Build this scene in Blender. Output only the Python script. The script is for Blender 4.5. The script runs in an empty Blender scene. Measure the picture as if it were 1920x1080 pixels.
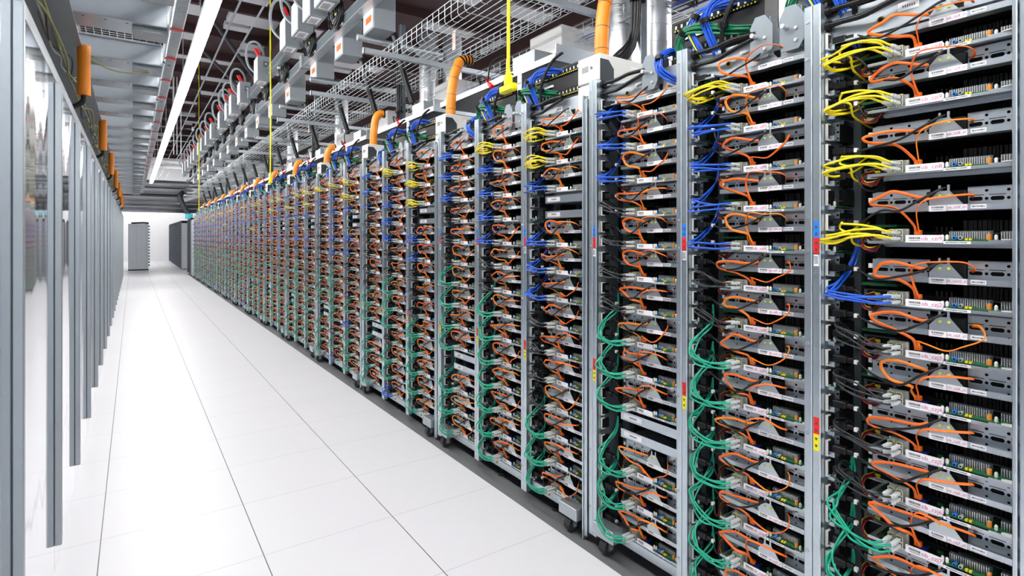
import bpy, math, random
from mathutils import Vector, Matrix
random.seed(11)
C = bpy.context.scene.collection
PI = math.pi
R = random.uniform

# ------------------------------------------------------------------ materials
def mat(name, col, metal=0.0, rough=0.5, var=0.06, scale=30.0, emit=None, estr=0.0, bump=0.0, spec=None):
    m = bpy.data.materials.new(name); m.use_nodes = True
    nt = m.node_tree; b = nt.nodes['Principled BSDF']
    b.inputs['Metallic'].default_value = metal
    b.inputs['Roughness'].default_value = rough
    if spec is not None: b.inputs['Specular IOR Level'].default_value = spec
    tc = nt.nodes.new('ShaderNodeTexCoord'); n = nt.nodes.new('ShaderNodeTexNoise')
    n.inputs['Scale'].default_value = scale; n.inputs['Detail'].default_value = 3
    nt.links.new(tc.outputs['Object'], n.inputs['Vector'])
    r = nt.nodes.new('ShaderNodeMapRange')
    r.inputs['To Min'].default_value = 1 - var; r.inputs['To Max'].default_value = 1 + var
    nt.links.new(n.outputs['Fac'], r.inputs['Value'])
    mx = nt.nodes.new('ShaderNodeVectorMath'); mx.operation = 'SCALE'
    mx.inputs[0].default_value = col
    nt.links.new(r.outputs['Result'], mx.inputs['Scale'])
    nt.links.new(mx.outputs['Vector'], b.inputs['Base Color'])
    if bump:
        bp = nt.nodes.new('ShaderNodeBump'); bp.inputs['Strength'].default_value = bump; bp.inputs['Distance'].default_value = 0.002
        nt.links.new(n.outputs['Fac'], bp.inputs['Height']); nt.links.new(bp.outputs['Normal'], b.inputs['Normal'])
    if emit:
        b.inputs['Emission Color'].default_value = (*emit, 1); b.inputs['Emission Strength'].default_value = estr
    return m

M = {}
def dm(k, *a, **kw): M[k] = mat(k, *a, **kw)
dm('post_steel', (0.60, 0.675, 0.73), 0.90, 0.30, 0.05, 60)
dm('zinc', (0.50, 0.545, 0.58), 0.85, 0.40, 0.10, 25)
dm('bracket_grey', (0.24, 0.275, 0.30), 0.5, 0.42, 0.08, 25)
dm('panel_aluminium', (0.40, 0.445, 0.475), 0.6, 0.38, 0.04, 40)
dm('tray_steel', (0.58, 0.64, 0.69), 0.90, 0.36, 0.08, 40)
dm('side_steel', (0.040, 0.048, 0.055), 0.3, 0.5, 0.15, 12)
dm('strip_steel', (0.12, 0.145, 0.165), 0.3, 0.45, 0.1, 20)
dm('dark', (0.0035, 0.004, 0.0045), 0.0, 0.6, spec=0.2)
dm('black_plastic', (0.007, 0.007, 0.008), 0.0, 0.42, spec=0.3)
dm('black_cable', (0.007, 0.0072, 0.008), 0.0, 0.36, spec=0.35)
dm('drive_black', (0.012, 0.0115, 0.011), 0.1, 0.5, 0.3, 80, spec=0.3)
dm('pcb_green', (0.020, 0.16, 0.060), 0.0, 0.45, 0.35, 90)
dm('pcb_dark', (0.012, 0.035, 0.024), 0.0, 0.5, 0.4, 90)
dm('white_label', (0.90, 0.90, 0.93), 0.0, 0.5, 0.02)
dm('ink', (0.06, 0.06, 0.07), 0.0, 0.6)
dm('pink_ink', (0.62, 0.16, 0.34), 0.0, 0.6)
dm('white_plastic', (0.84, 0.84, 0.80), 0.0, 0.4, 0.03)
dm('silver_fin', (0.72, 0.74, 0.76), 0.6, 0.3, 0.05)
dm('jack_metal', (0.66, 0.67, 0.62), 0.5, 0.3, 0.1, 80)
dm('led', (0.55, 0.68, 0.08), 0.0, 0.3, 0.05)
dm('orange_cap', (0.85, 0.30, 0.03), 0.0, 0.4)
dm('yellow_part', (0.85, 0.72, 0.02), 0.0, 0.4)
dm('blue_part', (0.02, 0.04, 0.30), 0.0, 0.4)
dm('orange_cable', (0.93, 0.165, 0.012), 0.0, 0.40, 0.10, 20)
dm('amber_cable', (0.93, 0.24, 0.015), 0.0, 0.40, 0.10, 20)
dm('yellow_cable', (0.90, 0.73, 0.012), 0.0, 0.36, 0.05)
dm('blue_cable', (0.010, 0.10, 0.62), 0.0, 0.33, 0.1)
dm('green_cable', (0.003, 0.36, 0.22), 0.0, 0.33, 0.1)
dm('deep_green', (0.004, 0.20, 0.085), 0.0, 0.33, 0.1)
dm('grey_cable', (0.016, 0.018, 0.022), 0.0, 0.30, 0.1)
dm('red_wire', (0.42, 0.012, 0.018), 0.0, 0.4)
dm('plug_clear', (0.62, 0.66, 0.66), 0.0, 0.25, 0.1)
dm('red', (0.85, 0.015, 0.015), 0.0, 0.45, 0.02)
dm('blue_sticker', (0.02, 0.22, 0.80), 0.0, 0.45, 0.02)
dm('light_blue', (0.24, 0.55, 0.82), 0.0, 0.45, 0.06)
dm('yellow_sticker', (0.95, 0.85, 0.0), 0.0, 0.45, 0.02)
dm('pull_yellow', (0.93, 0.80, 0.0), 0.0, 0.45, 0.03)
dm('brass', (0.55, 0.36, 0.10), 0.8, 0.35)
dm('conduit_orange', (0.88, 0.27, 0.01), 0.0, 0.45, 0.06, 15)
dm('rubber', (0.02, 0.02, 0.022), 0.0, 0.6)
dm('enclosure', (0.30, 0.33, 0.35), 0.3, 0.42, 0.05, 25)
dm('duct_silver', (0.40, 0.41, 0.43), 0.75, 0.30, 0.12, 8, bump=0.4)
dm('white_paint', (0.88, 0.88, 0.88), 0.0, 0.5, 0.02)
dm('wall_white', (0.86, 0.86, 0.87), 0.0, 0.7, 0.02, 3)
dm('maroon', (0.030, 0.007, 0.007), 0.0, 0.7, 0.25, 2)
dm('ceiling_white', (0.50, 0.50, 0.52), 0.0, 0.8, 0.08, 3)
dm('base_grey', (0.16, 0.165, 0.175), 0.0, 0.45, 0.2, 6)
dm('cabinet_grey', (0.50, 0.53, 0.56), 0.2, 0.45, 0.05, 5)
dm('dark_blue_rack', (0.04, 0.045, 0.085), 0.1, 0.5, 0.5, 60)
dm('wire', (0.55, 0.60, 0.62), 0.5, 0.35, 0.05)
dm('trough_metal', (0.42, 0.46, 0.50), 0.6, 0.36, 0.08, 6)
dm('lamp', (1, 1, 1), 0.0, 0.4, 0.0, emit=(1.0, 0.985, 0.97), estr=24.0)
dm('cyan', (0.05, 0.5, 0.6), 0.0, 0.5)
dm('pinkish', (0.85, 0.55, 0.48), 0.0, 0.6)
dm('cream', (0.80, 0.79, 0.74), 0.0, 0.45, 0.02)
dm('twine', (0.34, 0.33, 0.14), 0.0, 0.7, 0.3, 60)

# glossy containment panels
def panel_mat():
    m = bpy.data.materials.new('glossy_panel'); m.use_nodes = True
    nt = m.node_tree; b = nt.nodes['Principled BSDF']
    b.inputs['Base Color'].default_value = (0.60, 0.62, 0.67, 1)
    b.inputs['Metallic'].default_value = 0.92
    b.inputs['Roughness'].default_value = 0.05
    tc = nt.nodes.new('ShaderNodeTexCoord'); mp = nt.nodes.new('ShaderNodeMapping')
    mp.inputs['Scale'].default_value = (1, 2.2, 0.35)
    n = nt.nodes.new('ShaderNodeTexNoise'); n.inputs['Scale'].default_value = 1.6; n.inputs['Detail'].default_value = 1.0
    bp = nt.nodes.new('ShaderNodeBump'); bp.inputs['Strength'].default_value = 0.10; bp.inputs['Distance'].default_value = 0.03
    nt.links.new(tc.outputs['Object'], mp.inputs['Vector']); nt.links.new(mp.outputs['Vector'], n.inputs['Vector'])
    nt.links.new(n.outputs['Fac'], bp.inputs['Height']); nt.links.new(bp.outputs['Normal'], b.inputs['Normal'])
    return m
M['glossy_panel'] = panel_mat()

TX, TY, TS = -0.124, 2.857, 0.6097
def floor_mat():
    m = bpy.data.materials.new('raised_floor_tiles'); m.use_nodes = True
    nt = m.node_tree; b = nt.nodes['Principled BSDF']; L = nt.links
    tc = nt.nodes.new('ShaderNodeTexCoord'); sp = nt.nodes.new('ShaderNodeSeparateXYZ')
    L.new(tc.outputs['Object'], sp.inputs[0])
    def mth(op, a, bb=None):
        n = nt.nodes.new('ShaderNodeMath'); n.operation = op
        for i, v in enumerate((a, bb)):
            if v is None: continue
            if isinstance(v, (int, float)): n.inputs[i].default_value = v
            else: L.new(v, n.inputs[i])
        return n.outputs[0]
    def line(o, off, w):
        t = mth('DIVIDE', mth('ADD', o, -off + TS * 100.5), TS)
        d = mth('ABSOLUTE', mth('SUBTRACT', mth('FRACT', t), 0.5))
        return mth('LESS_THAN', d, w / TS)
    lx = line(sp.outputs['X'], TX, 0.0019); ly = line(sp.outputs['Y'], TY, 0.0012)
    n = nt.nodes.new('ShaderNodeTexNoise'); n.inputs['Scale'].default_value = 160; n.inputs['Detail'].default_value = 2
    L.new(tc.outputs['Object'], n.inputs['Vector'])
    n2 = nt.nodes.new('ShaderNodeTexNoise'); n2.inputs['Scale'].default_value = 0.9; n2.inputs['Detail'].default_value = 3
    L.new(tc.outputs['Object'], n2.inputs['Vector'])
    v = mth('ADD', mth('MULTIPLY', n.outputs['Fac'], 0.05), mth('ADD', mth('MULTIPLY', n2.outputs['Fac'], 0.04), 0.73))
    cc = nt.nodes.new('ShaderNodeCombineColor')
    L.new(v, cc.inputs[0]); L.new(v, cc.inputs[1]); L.new(mth('ADD', v, 0.035), cc.inputs[2])
    m1 = nt.nodes.new('ShaderNodeMix'); m1.data_type = 'RGBA'
    L.new(ly, m1.inputs[0]); L.new(cc.outputs[0], m1.inputs[6]); m1.inputs[7].default_value = (0.42, 0.42, 0.45, 1)
    m2 = nt.nodes.new('ShaderNodeMix'); m2.data_type = 'RGBA'
    L.new(lx, m2.inputs[0]); L.new(m1.outputs[2], m2.inputs[6]); m2.inputs[7].default_value = (0.06, 0.055, 0.05, 1)
    L.new(m2.outputs[2], b.inputs['Base Color'])
    b.inputs['Roughness'].default_value = 0.38; b.inputs['Specular IOR Level'].default_value = 0.35
    return m
M['floor_tiles'] = floor_mat()

# ------------------------------------------------------------------ mesh builder
def catmull(P, seg):
    P = [Vector(p) for p in P]
    if len(P) < 3: 
        return [P[0].lerp(P[1], i / seg) for i in range(seg + 1)]
    out = []
    Q = [P[0] * 2 - P[1]] + P + [P[-1] * 2 - P[-2]]
    for i in range(1, len(Q) - 2):
        a, b, c, d = Q[i - 1], Q[i], Q[i + 1], Q[i + 2]
        for s in range(seg):
            t = s / seg
            out.append(0.5 * ((2 * b) + (c - a) * t + (2 * a - 5 * b + 4 * c - d) * t * t + (3 * b - a - 3 * c + d) * t ** 3))
    out.append(P[-1].copy())
    return out

class MB:
    def __init__(s): s.v = []; s.f = []; s.mi = []; s.sm = []; s.mats = []
    def m(s, k):
        if k not in s.mats: s.mats.append(k)
        return s.mats.index(k)
    def add(s, vs, fs, k, smooth=False):
        o = len(s.v); s.v.extend([tuple(x) for x in vs]); i = s.m(k)
        for f in fs: s.f.append([o + q for q in f]); s.mi.append(i); s.sm.append(smooth)
    def box(s, x0, x1, y0, y1, z0, z1, k):
        if x0 > x1: x0, x1 = x1, x0
        if y0 > y1: y0, y1 = y1, y0
        if z0 > z1: z0, z1 = z1, z0
        s.add([(x0,y0,z0),(x1,y0,z0),(x1,y1,z0),(x0,y1,z0),(x0,y0,z1),(x1,y0,z1),(x1,y1,z1),(x0,y1,z1)],
              [(0,3,2,1),(4,5,6,7),(0,1,5,4),(1,2,6,5),(2,3,7,6),(3,0,4,7)], k)
    def cbox(s, x, y, z, dx, dy, dz, k): s.box(x-dx/2, x+dx/2, y-dy/2, y+dy/2, z-dz/2, z+dz/2, k)
    def bbox(s, x0, x1, y0, y1, z0, z1, c, k):
        """box with chamfered edges"""
        vs = []; fs = []
        X = (x0, x1); Y = (y0, y1); Z = (z0, z1); idx = {}
        for i in (0,1):
            for j in (0,1):
                for l in (0,1):
                    for a in range(3):
                        p = [X[i], Y[j], Z[l]]
                        for q, e in ((0, i), (1, j), (2, l)):
                            if q != a: p[q] += c if e == 0 else -c
                        idx[(i,j,l,a)] = len(vs); vs.append(p)
        def q(*ks): fs.append([idx[k_] for k_ in ks])
        for i in (0,1): q((i,0,0,0),(i,1,0,0),(i,1,1,0),(i,0,1,0))
        for j in (0,1): q((0,j,0,1),(1,j,0,1),(1,j,1,1),(0,j,1,1))
        for l in (0,1): q((0,0,l,2),(1,0,l,2),(1,1,l,2),(0,1,l,2))
        for i in (0,1):
            for j in (0,1): q((i,j,0,0),(i,j,1,0),(i,j,1,1),(i,j,0,1))
        for i in (0,1):
            for l in (0,1): q((i,0,l,0),(i,1,l,0),(i,1,l,2),(i,0,l,2))
        for j in (0,1):
            for l in (0,1): q((0,j,l,1),(1,j,l,1),(1,j,l,2),(0,j,l,2))
        for i in (0,1):
            for j in (0,1):
                for l in (0,1): q((i,j,l,0),(i,j,l,1),(i,j,l,2))
        s.add(vs, fs, k)
    def prism(s, poly, axis, a0, a1, k):
        """extrude 2-D polygon along axis (0=x: poly is (y,z); 1=y: poly is (x,z); 2=z: (x,y))"""
        def p3(p, a):
            return (a, p[0], p[1]) if axis == 0 else ((p[0], a, p[1]) if axis == 1 else (p[0], p[1], a))
        n = len(poly)
        vs = [p3(p, a0) for p in poly] + [p3(p, a1) for p in poly]
        fs = [list(range(n)), list(range(2*n-1, n-1, -1))] + [(i, (i+1) % n, n+(i+1) % n, n+i) for i in range(n)]
        s.add(vs, fs, k)
    def cyl(s, p0, p1, r, k, n=12, r1=None, smooth=True):
        p0 = Vector(p0); p1 = Vector(p1); d = (p1 - p0).normalized()
        u = d.orthogonal().normalized(); w = d.cross(u); r1 = r if r1 is None else r1
        vs = []
        for p, rr in ((p0, r), (p1, r1)):
            for i in range(n):
                a = 2*PI*i/n; vs.append(p + u*(rr*math.cos(a)) + w*(rr*math.sin(a)))
        s.add(vs, [(i, (i+1) % n, n+(i+1) % n, n+i) for i in range(n)], k, smooth)
        s.add(vs, [list(range(n-1, -1, -1)), list(range(n, 2*n))], k)
    def tube(s, pts, r, k, n=6, seg=5, ry=None, flat=None, caps=True, smooth=True):
        P = catmull(pts, seg) if seg > 0 else [Vector(p) for p in pts]
        ry = r if ry is None else ry; vs = []; N = len(P)
        t0 = (P[1] - P[0]).normalized()
        u = (flat.cross(t0).normalized() if flat is not None and flat.cross(t0).length > 1e-3 else t0.orthogonal().normalized())
        for i in range(N):
            t = (P[min(i+1, N-1)] - P[max(i-1, 0)]).normalized()
            u = u - t * u.dot(t)
            u = u.normalized() if u.length > 1e-6 else t.orthogonal().normalized()
            w = t.cross(u)
            for j in range(n):
                a = 2*PI*j/n; vs.append(P[i] + u*(r*math.cos(a)) + w*(ry*math.sin(a)))
        fs = [(i*n+j, i*n+(j+1) % n, (i+1)*n+(j+1) % n, (i+1)*n+j) for i in range(N-1) for j in range(n)]
        s.add(vs, fs, k, smooth)
        if caps: s.add(vs[:n] + vs[-n:], [list(range(n-1, -1, -1)), list(range(n, 2*n))], k)
    def holed(s, x, y0, y1, z0, z1, holes, k):
        """sheet in plane X=x divided in cells; holes = list of (yc, half_len, zc, half_h) one per cell, cells given by y borders"""
        for (a, b, hy, hl, hz, hh) in holes:
            outer = [(a, z0), (b, z0), (b, z1), (a, z1)]
            pts = []
            rr = hh
            for q in range(16):
                t = 2*PI*(q+0.5)/16; cx = hl - rr if math.cos(t) > 0 else -(hl - rr)
                pts.append((hy + cx + rr*math.cos(t), hz + rr*math.sin(t)))
            o = []
            for (py, pz) in pts:
                dy, dz = py - hy, pz - hz; f = 1e9
                if dy > 1e-9: f = min(f, (b - hy)/dy)
                if dy < -1e-9: f = min(f, (a - hy)/dy)
                if dz > 1e-9: f = min(f, (z1 - hz)/dz)
                if dz < -1e-9: f = min(f, (z0 - hz)/dz)
                o.append((hy + dy*f, hz + dz*f))
            vs = [(x, p[0], p[1]) for p in pts] + [(x, p[0], p[1]) for p in o] + [(x, a, z0), (x, b, z0), (x, b, z1), (x, a, z1)]
            fs = [(i, (i+1) % 16, 16+(i+1) % 16, 16+i) for i in range(16)]
            for ci, (cy, cz) in enumerate(((a, z0), (b, z0), (b, z1), (a, z1))):
                for i in range(16):
                    p, q = o[i], o[(i+1) % 16]
                    on = lambda P, Y: abs(P[0]-Y) < 1e-7
                    oz = lambda P, Z: abs(P[1]-Z) < 1e-7
                    if (on(p, cy) and oz(q, cz) and not oz(p, cz) and not on(q, cy)) or (oz(p, cz) and on(q, cy) and not on(p, cy) and not oz(q, cz)):
                        fs.append((16+i, 16+(i+1) % 16, 32+ci))
            s.add(vs, fs, k)
    def shift(s, d):
        s.v = [(a+d[0], b+d[1], c+d[2]) for a, b, c in s.v]; return s
    def mesh(s, name):
        me = bpy.data.meshes.new(name)
        me.from_pydata(s.v, [], s.f)
        for k in s.mats: me.materials.append(M[k])
        me.polygons.foreach_set('material_index', s.mi)
        me.polygons.foreach_set('use_smooth', s.sm)
        me.update(); return me
    def build(s, name, parent=None, loc=(0, 0, 0)):
        return put(name, s.mesh(name), parent, loc)

def put(name, data, parent=None, loc=(0, 0, 0)):
    o = bpy.data.objects.new(name, data); C.objects.link(o); o.location = loc
    if parent: o.parent = parent
    return o
def tag(o, label, cat, group=None, kind=None):
    o['label'] = label; o['category'] = cat
    if group: o['group'] = group
    if kind: o['kind'] = kind
    return o
def thing(name, label, cat, loc=(0, 0, 0), group=None):
    o = bpy.data.objects.new(name, None); o.empty_display_size = 0.05; C.objects.link(o); o.location = loc
    return tag(o, label, cat, group)
def struct(name, mb, loc=(0, 0, 0)):
    o = mb.build(name, None, loc); o['kind'] = 'structure'; return o
KIDS = {}
def dup(root, loc, label=None):
    r = root.copy(); C.objects.link(r); r.location = loc
    if label: r['label'] = label
    kids = KIDS.setdefault(root.name, list(root.children))
    for ch in kids:
        c = ch.copy(); C.objects.link(c); c.parent = r
        sub = KIDS.setdefault(ch.name, list(ch.children))
        for g in sub:
            d = g.copy(); C.objects.link(d); d.parent = c
    return r
ORD = ['first','second','third','fourth','fifth','sixth','seventh','eighth','ninth','tenth','eleventh','twelfth','thirteenth','fourteenth','fifteenth','sixteenth','seventeenth','eighteenth','nineteenth','twentieth']
def nth(i):
    if i < 20: return ORD[i]
    t = {2: 'twenty', 3: 'thirty', 4: 'forty'}[(i+1)//10]; u = (i+1) % 10
    return {2: 'twentieth', 3: 'thirtieth', 4: 'fortieth'}[(i+1)//10] if u == 0 else t + '-' + ORD[u-1]
FACE = Matrix(((0, 0, -1), (-1, 0, 0), (0, 1, 0)))      # text facing the aisle
def text(name, body, size, loc, m, parent):
    cu = bpy.data.curves.new(name, 'FONT'); cu.body = body; cu.size = size; cu.align_x = 'CENTER'; cu.align_y = 'CENTER'
    cu.extrude = 0.0002; cu.resolution_u = 2
    cu.materials.append(M[m])
    tmp = bpy.data.objects.new(name, cu)
    me = bpy.data.meshes.new_from_object(tmp); me.name = name
    bpy.data.objects.remove(tmp)
    o = bpy.data.objects.new(name, me); C.objects.link(o)
    o.matrix_local = Matrix.Translation(loc) @ FACE.to_4x4()
    o.parent = parent
    return o

# ------------------------------------------------------------------ camera
H = 1.467
cam = bpy.data.cameras.new('camera'); cam.sensor_width = 36; cam.lens = 1055.5*36/1920
cam.shift_x = (960-1025.6)/1920; cam.shift_y = -(540-443)/1920
cam.clip_start = 0.02; cam.clip_end = 200
co = bpy.data.objects.new('camera', cam); C.objects.link(co)
co.location = (0, 0, H); co.rotation_euler = (PI/2, 0, -math.radians(36.35))
bpy.context.scene.camera = co

# ------------------------------------------------------------------ setting
b = MB(); b.box(-8, 1.7045, -6, 41, -0.05, 0, 'floor_tiles'); struct('floor', b)
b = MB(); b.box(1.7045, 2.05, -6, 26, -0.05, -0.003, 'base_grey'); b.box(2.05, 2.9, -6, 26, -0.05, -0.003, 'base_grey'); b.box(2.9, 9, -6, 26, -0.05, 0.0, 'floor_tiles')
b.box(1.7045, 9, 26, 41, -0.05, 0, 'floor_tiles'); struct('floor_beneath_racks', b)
b = MB(); b.box(-8, 9, 41, 41.2, 0, 6.3, 'wall_white'); struct('wall_far', b)
b = MB(); b.box(9.0, 9.2, -6, 41.2, 0, 6.3, 'wall_white'); struct('wall_right', b)
b = MB(); b.box(-8, 9, -6, 41.2, 6.2, 6.4, 'maroon'); struct('ceiling', b)
b = MB()
for i in range(21):
    y = 1.5 + i*1.9
    b.box(-8, 9, y, y+0.10, 6.02, 6.2, 'maroon')
for x in (-3.2, 2.6, 7.2): b.box(x, x+0.25, -6, 41, 5.75, 6.1, 'maroon')
struct('trim_1', b)
pat = MB()
for i in range(21):
    y = 1.5 + i*1.9 + 0.45
    x = -4 + R(0, 0.5)
    while x < 8.5:
        w = R(0.5, 1.5)
        if random.random() < 0.8:
            pat.box(x, x+w, y-0.1, y+R(0.25, 0.6), 6.10, 6.201, 'ceiling_white')
        if random.random() < 0.35:
            pat.box(x, x+w*0.5, y+0.75, y+1.05, 6.10, 6.201, 'ceiling_white')
        x += w + R(0.25, 0.9)
struct('trim_2', pat)

# ------------------------------------------------------------------ row layout
NB = 42; NR = 14
def YP(k): return (0.926, 1.461, 2.0)[k % 3] + 1.66*(k//3)
ZL0 = [1.984, 1.842, 1.650, 1.449, 1.265, 1.118, 0.974, 0.830, 0.692, 0.557, 0.413, 0.270, 0.125]
def zlev(k, n): return ZL0[n] if k == 0 else 1.99 - 0.1445*n
def nlev(k): return 13 if k == 0 else 14
def lip(k, n): return (0.088 if n in (2, 3) else 0.071) if k == 0 else 0.071
def blank(k, n): return (k % 3 == 2 and n == 10) or (k % 3 == 0 and k > 0 and n == 3)
def colour(k, n):
    if k == 0: return 'yyyybkkkkgggg'[n]
    s = {0: 'yybbbbkkkggggg', 1: 'ybbbbkkggggggg', 2: 'bbbkkkkggggggg'}[k % 3]
    if k == 3: s = 'yybbbbbkkkkggg'
    if k == 4: s = 'ybbbbkkggggggg'
    if k == 5: s = 'bbbkkkgggggggg'
    c = s[n]
    if k > 5 and random.random() < 0.10: c = random.choice('bkg') if n > 4 else random.choice('yb')
    return c
COL = {(k, n): colour(k, n) for k in range(NB) for n in range(nlev(k))}
CN = {'y': 'yellow', 'b': 'blue', 'k': 'dark grey', 'g': 'green'}
CM = {'y': 'yellow_cable', 'b': 'blue_cable', 'k': 'grey_cable', 'g': 'green_cable'}
XF = 1.80
def where(k): return nth(k) + ' bay from the camera'
LV = ['top', 'second', 'third', 'fourth', 'fifth', 'sixth', 'seventh', 'eighth', 'ninth', 'tenth', 'eleventh', 'twelfth', 'thirteenth', 'fourteenth']

# ------------------------------------------------------------------ racks
def post_mb():
    b = MB()
    b.bbox(1.76, 1.790, 0.0, 0.026, 0.045, 2.21, 0.002, 'post_steel')
    b.bbox(1.76, 1.790, 0.028, 0.054, 0.045, 2.21, 0.002, 'post_steel')
    b.box(1.766, 1.79, 0.02, 0.034, 0.05, 2.2, 'strip_steel')
    for z in (2.16, 2.04, 1.53, 1.42, 1.12, 0.83, 0.45, 0.18):
        b.cyl((1.7605, 0.043, z), (1.7565, 0.043, z), 0.006, 'zinc', 8)
    return b
def outlet_mb():
    b = MB()
    b.box(1.790, 1.90, -0.002, 0.012, 0.06, 2.19, 'strip_steel')
    b.box(1.90, 2.62, 0.0, 0.010, 0.06, 2.16, 'side_steel')
    b.box(1.935, 1.965, -0.045, 0.0, 0.06, 2.10, 'strip_steel')
    b.box(2.10, 2.14, -0.05, 0.0, 0.06, 2.10, 'strip_steel')
    for i in range(15):
        b.box(1.905, 1.93, -0.0015, 0.0, 0.15+i*0.135, 0.22+i*0.135, 'dark')
    return b
def sockets_mb(zs):
    b = MB()
    for z in zs:
        b.box(1.788, 1.834, -0.008, -0.002, z-0.022, z+0.022, 'black_plastic')
        b.box(1.7865, 1.790, -0.010, -0.002, z-0.026, z+0.026, 'white_plastic')
        b.box(1.790, 1.806, -0.010, -0.004, z+0.0225, z+0.026, 'white_plastic')
        b.box(1.790, 1.806, -0.010, -0.004, z-0.026, z-0.0225, 'white_plastic')
    return b
def sticker_mb(z, top, bot):
    b = MB()
    b.box(1.7592, 1.7601, 0.004, 0.022, z, z+0.053, top); b.box(1.7592, 1.7601, 0.004, 0.022, z-0.053, z, bot)
    sgn = (1, 1, -1, -1)
    for q, zz in enumerate((z+0.036, z+0.014, z-0.017, z-0.039)):
        d = 0.005*sgn[q]
        b.prism([(0.008, zz-d), (0.018, zz-d), (0.013, zz+d)], 0, 1.7586, 1.7593, 'ink')
    return b
PM = post_mb().mesh('post'); OM = outlet_mb().mesh('outlet_strip')
SOCKZ = [1.99-0.1445*n+d for n in range(14) for d in (0.035, 0.100)]
SK = sockets_mb([0]).mesh('socket')
OM2 = outlet_mb(); _q = sockets_mb(SOCKZ); _o = len(OM2.v); OM2.v += _q.v; OM2.f += [[i+_o for i in f] for f in _q.f]
_m = [OM2.m(x) for x in _q.mats]; OM2.mi += [_m[i] for i in _q.mi]; OM2.sm += _q.sm; OM2 = OM2.mesh('outlet_strip')
ST1 = sticker_mb(1.462, 'blue_sticker', 'red').mesh('arrow_sticker'); ST2 = sticker_mb(0.835, 'red', 'yellow_sticker').mesh('arrow_sticker')
pb = MB(); pb.box(1.7592, 1.7601, 0.004, 0.021, 1.372, 1.412, 'white_label')
for i in range(5): pb.box(1.7589, 1.7593, 0.007+0.0028*i, 0.0082+0.0028*i, 1.378, 1.404, 'ink')
PL = pb.mesh('serial_label')
tb = MB(); tb.box(1.793, 1.835, -0.0035, -0.002, 2.035, 2.080, 'light_blue'); tb.box(1.80, 1.828, -0.0042, -0.0034, 2.05, 2.053, 'ink'); tb.box(1.80, 1.828, -0.0042, -0.0034, 2.06, 2.062, 'ink')
TAPE = tb.mesh('blue_label')
def frame_mb():
    b = MB()       # thin near-end frame strips of a rack
    b.bbox(1.758, 1.786, -0.008, 0.012, 0.02, 2.13, 0.002, 'post_steel')
    b.bbox(1.756, 1.775, 0.016, 0.026, 0.0, 2.15, 0.002, 'post_steel')
    b.box(1.786, 2.62, -0.004, 0.004, 0.08, 2.10, 'strip_steel')
    return b
FM = frame_mb().mesh('end_frame')
def beam_mb(y0, y1, z):
    b = MB()
    b.box(1.812, 1.822, y0, y1, z, z+0.095, 'zinc')
    b.box(1.800, 1.822, y0, y1, z-0.006, z, 'zinc')
    b.box(1.822, 2.62, y0, y1, z+0.085, z+0.095, 'zinc')
    return b
BMESH = beam_mb(0.40, 2.0, 2.085)
for k in range(3):
    yy = YP(k) - 0.16
    BMESH.cyl((1.812, yy, 2.115), (1.805, yy, 2.115), 0.011, 'brass', 12); BMESH.cyl((1.805, yy, 2.115), (1.803, yy, 2.115), 0.0065, 'dark', 10)
    BMESH.box(1.8105, 1.812, yy-0.10, yy-0.045, 2.125, 2.15, 'white_label')
    for i in range(6): BMESH.box(1.8098, 1.8106, yy-0.09+i*0.006, yy-0.0875+i*0.006, 2.133, 2.14, 'ink')
BMESH = BMESH.mesh('top_beam')
bb = MB(); bb.box(1.800, 1.815, 0.405, 2.0, 0.062, 0.104, 'post_steel'); bb.box(1.815, 2.6, 0.405, 2.0, 0.062, 0.070, 'zinc')
for k in range(3): bb.cyl((1.800, YP(k)-0.16, 0.083), (1.795, YP(k)-0.16, 0.083), 0.008, 'brass', 10)
BASE = bb.mesh('base_beam')
kb = MB(); kb.box(2.60, 2.64, 0.39, 2.05, 0.06, 2.15, 'dark')
for i in range(12): kb.box(2.595, 2.60, 0.45+i*0.13, 0.47+i*0.13, 0.1, 2.1, 'drive_black')
BACK = kb.mesh('back_panel')
cb = MB(); cb.bbox(1.735, 1.80, -0.07, 0.07, 0.075, 0.135, 0.003, 'zinc'); cb.box(1.80, 1.86, -0.07, 0.07, 0.11, 0.116, 'zinc')
for dy in (-0.026, 0.026): cb.prism([(1.75, 0.075), (1.785, 0.075), (1.778, 0.028), (1.757, 0.028)], 1, dy-0.002, dy+0.002, 'zinc')
cb.cyl((1.7675, -0.033, 0.036), (1.7675, 0.033, 0.036), 0.006, 'zinc', 8)
CAST = cb.mesh('caster_bracket')
wb = MB(); wb.cyl((1.7675, -0.021, 0.036), (1.7675, 0.021, 0.036), 0.036, 'rubber', 24); wb.cyl((1.7675, -0.0225, 0.036), (1.7675, 0.0225, 0.036), 0.018, 'strip_steel', 14)
WHEEL = wb.mesh('wheel')
fb = MB(); fb.cyl((1.84, 0, -0.003), (1.84, 0, 0.010), 0.028, 'rubber', 16); fb.cyl((1.84, 0, 0.010), (1.84, 0, 0.07), 0.007, 'dark', 8)
FOOT = fb.mesh('levelling_foot')
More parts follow.
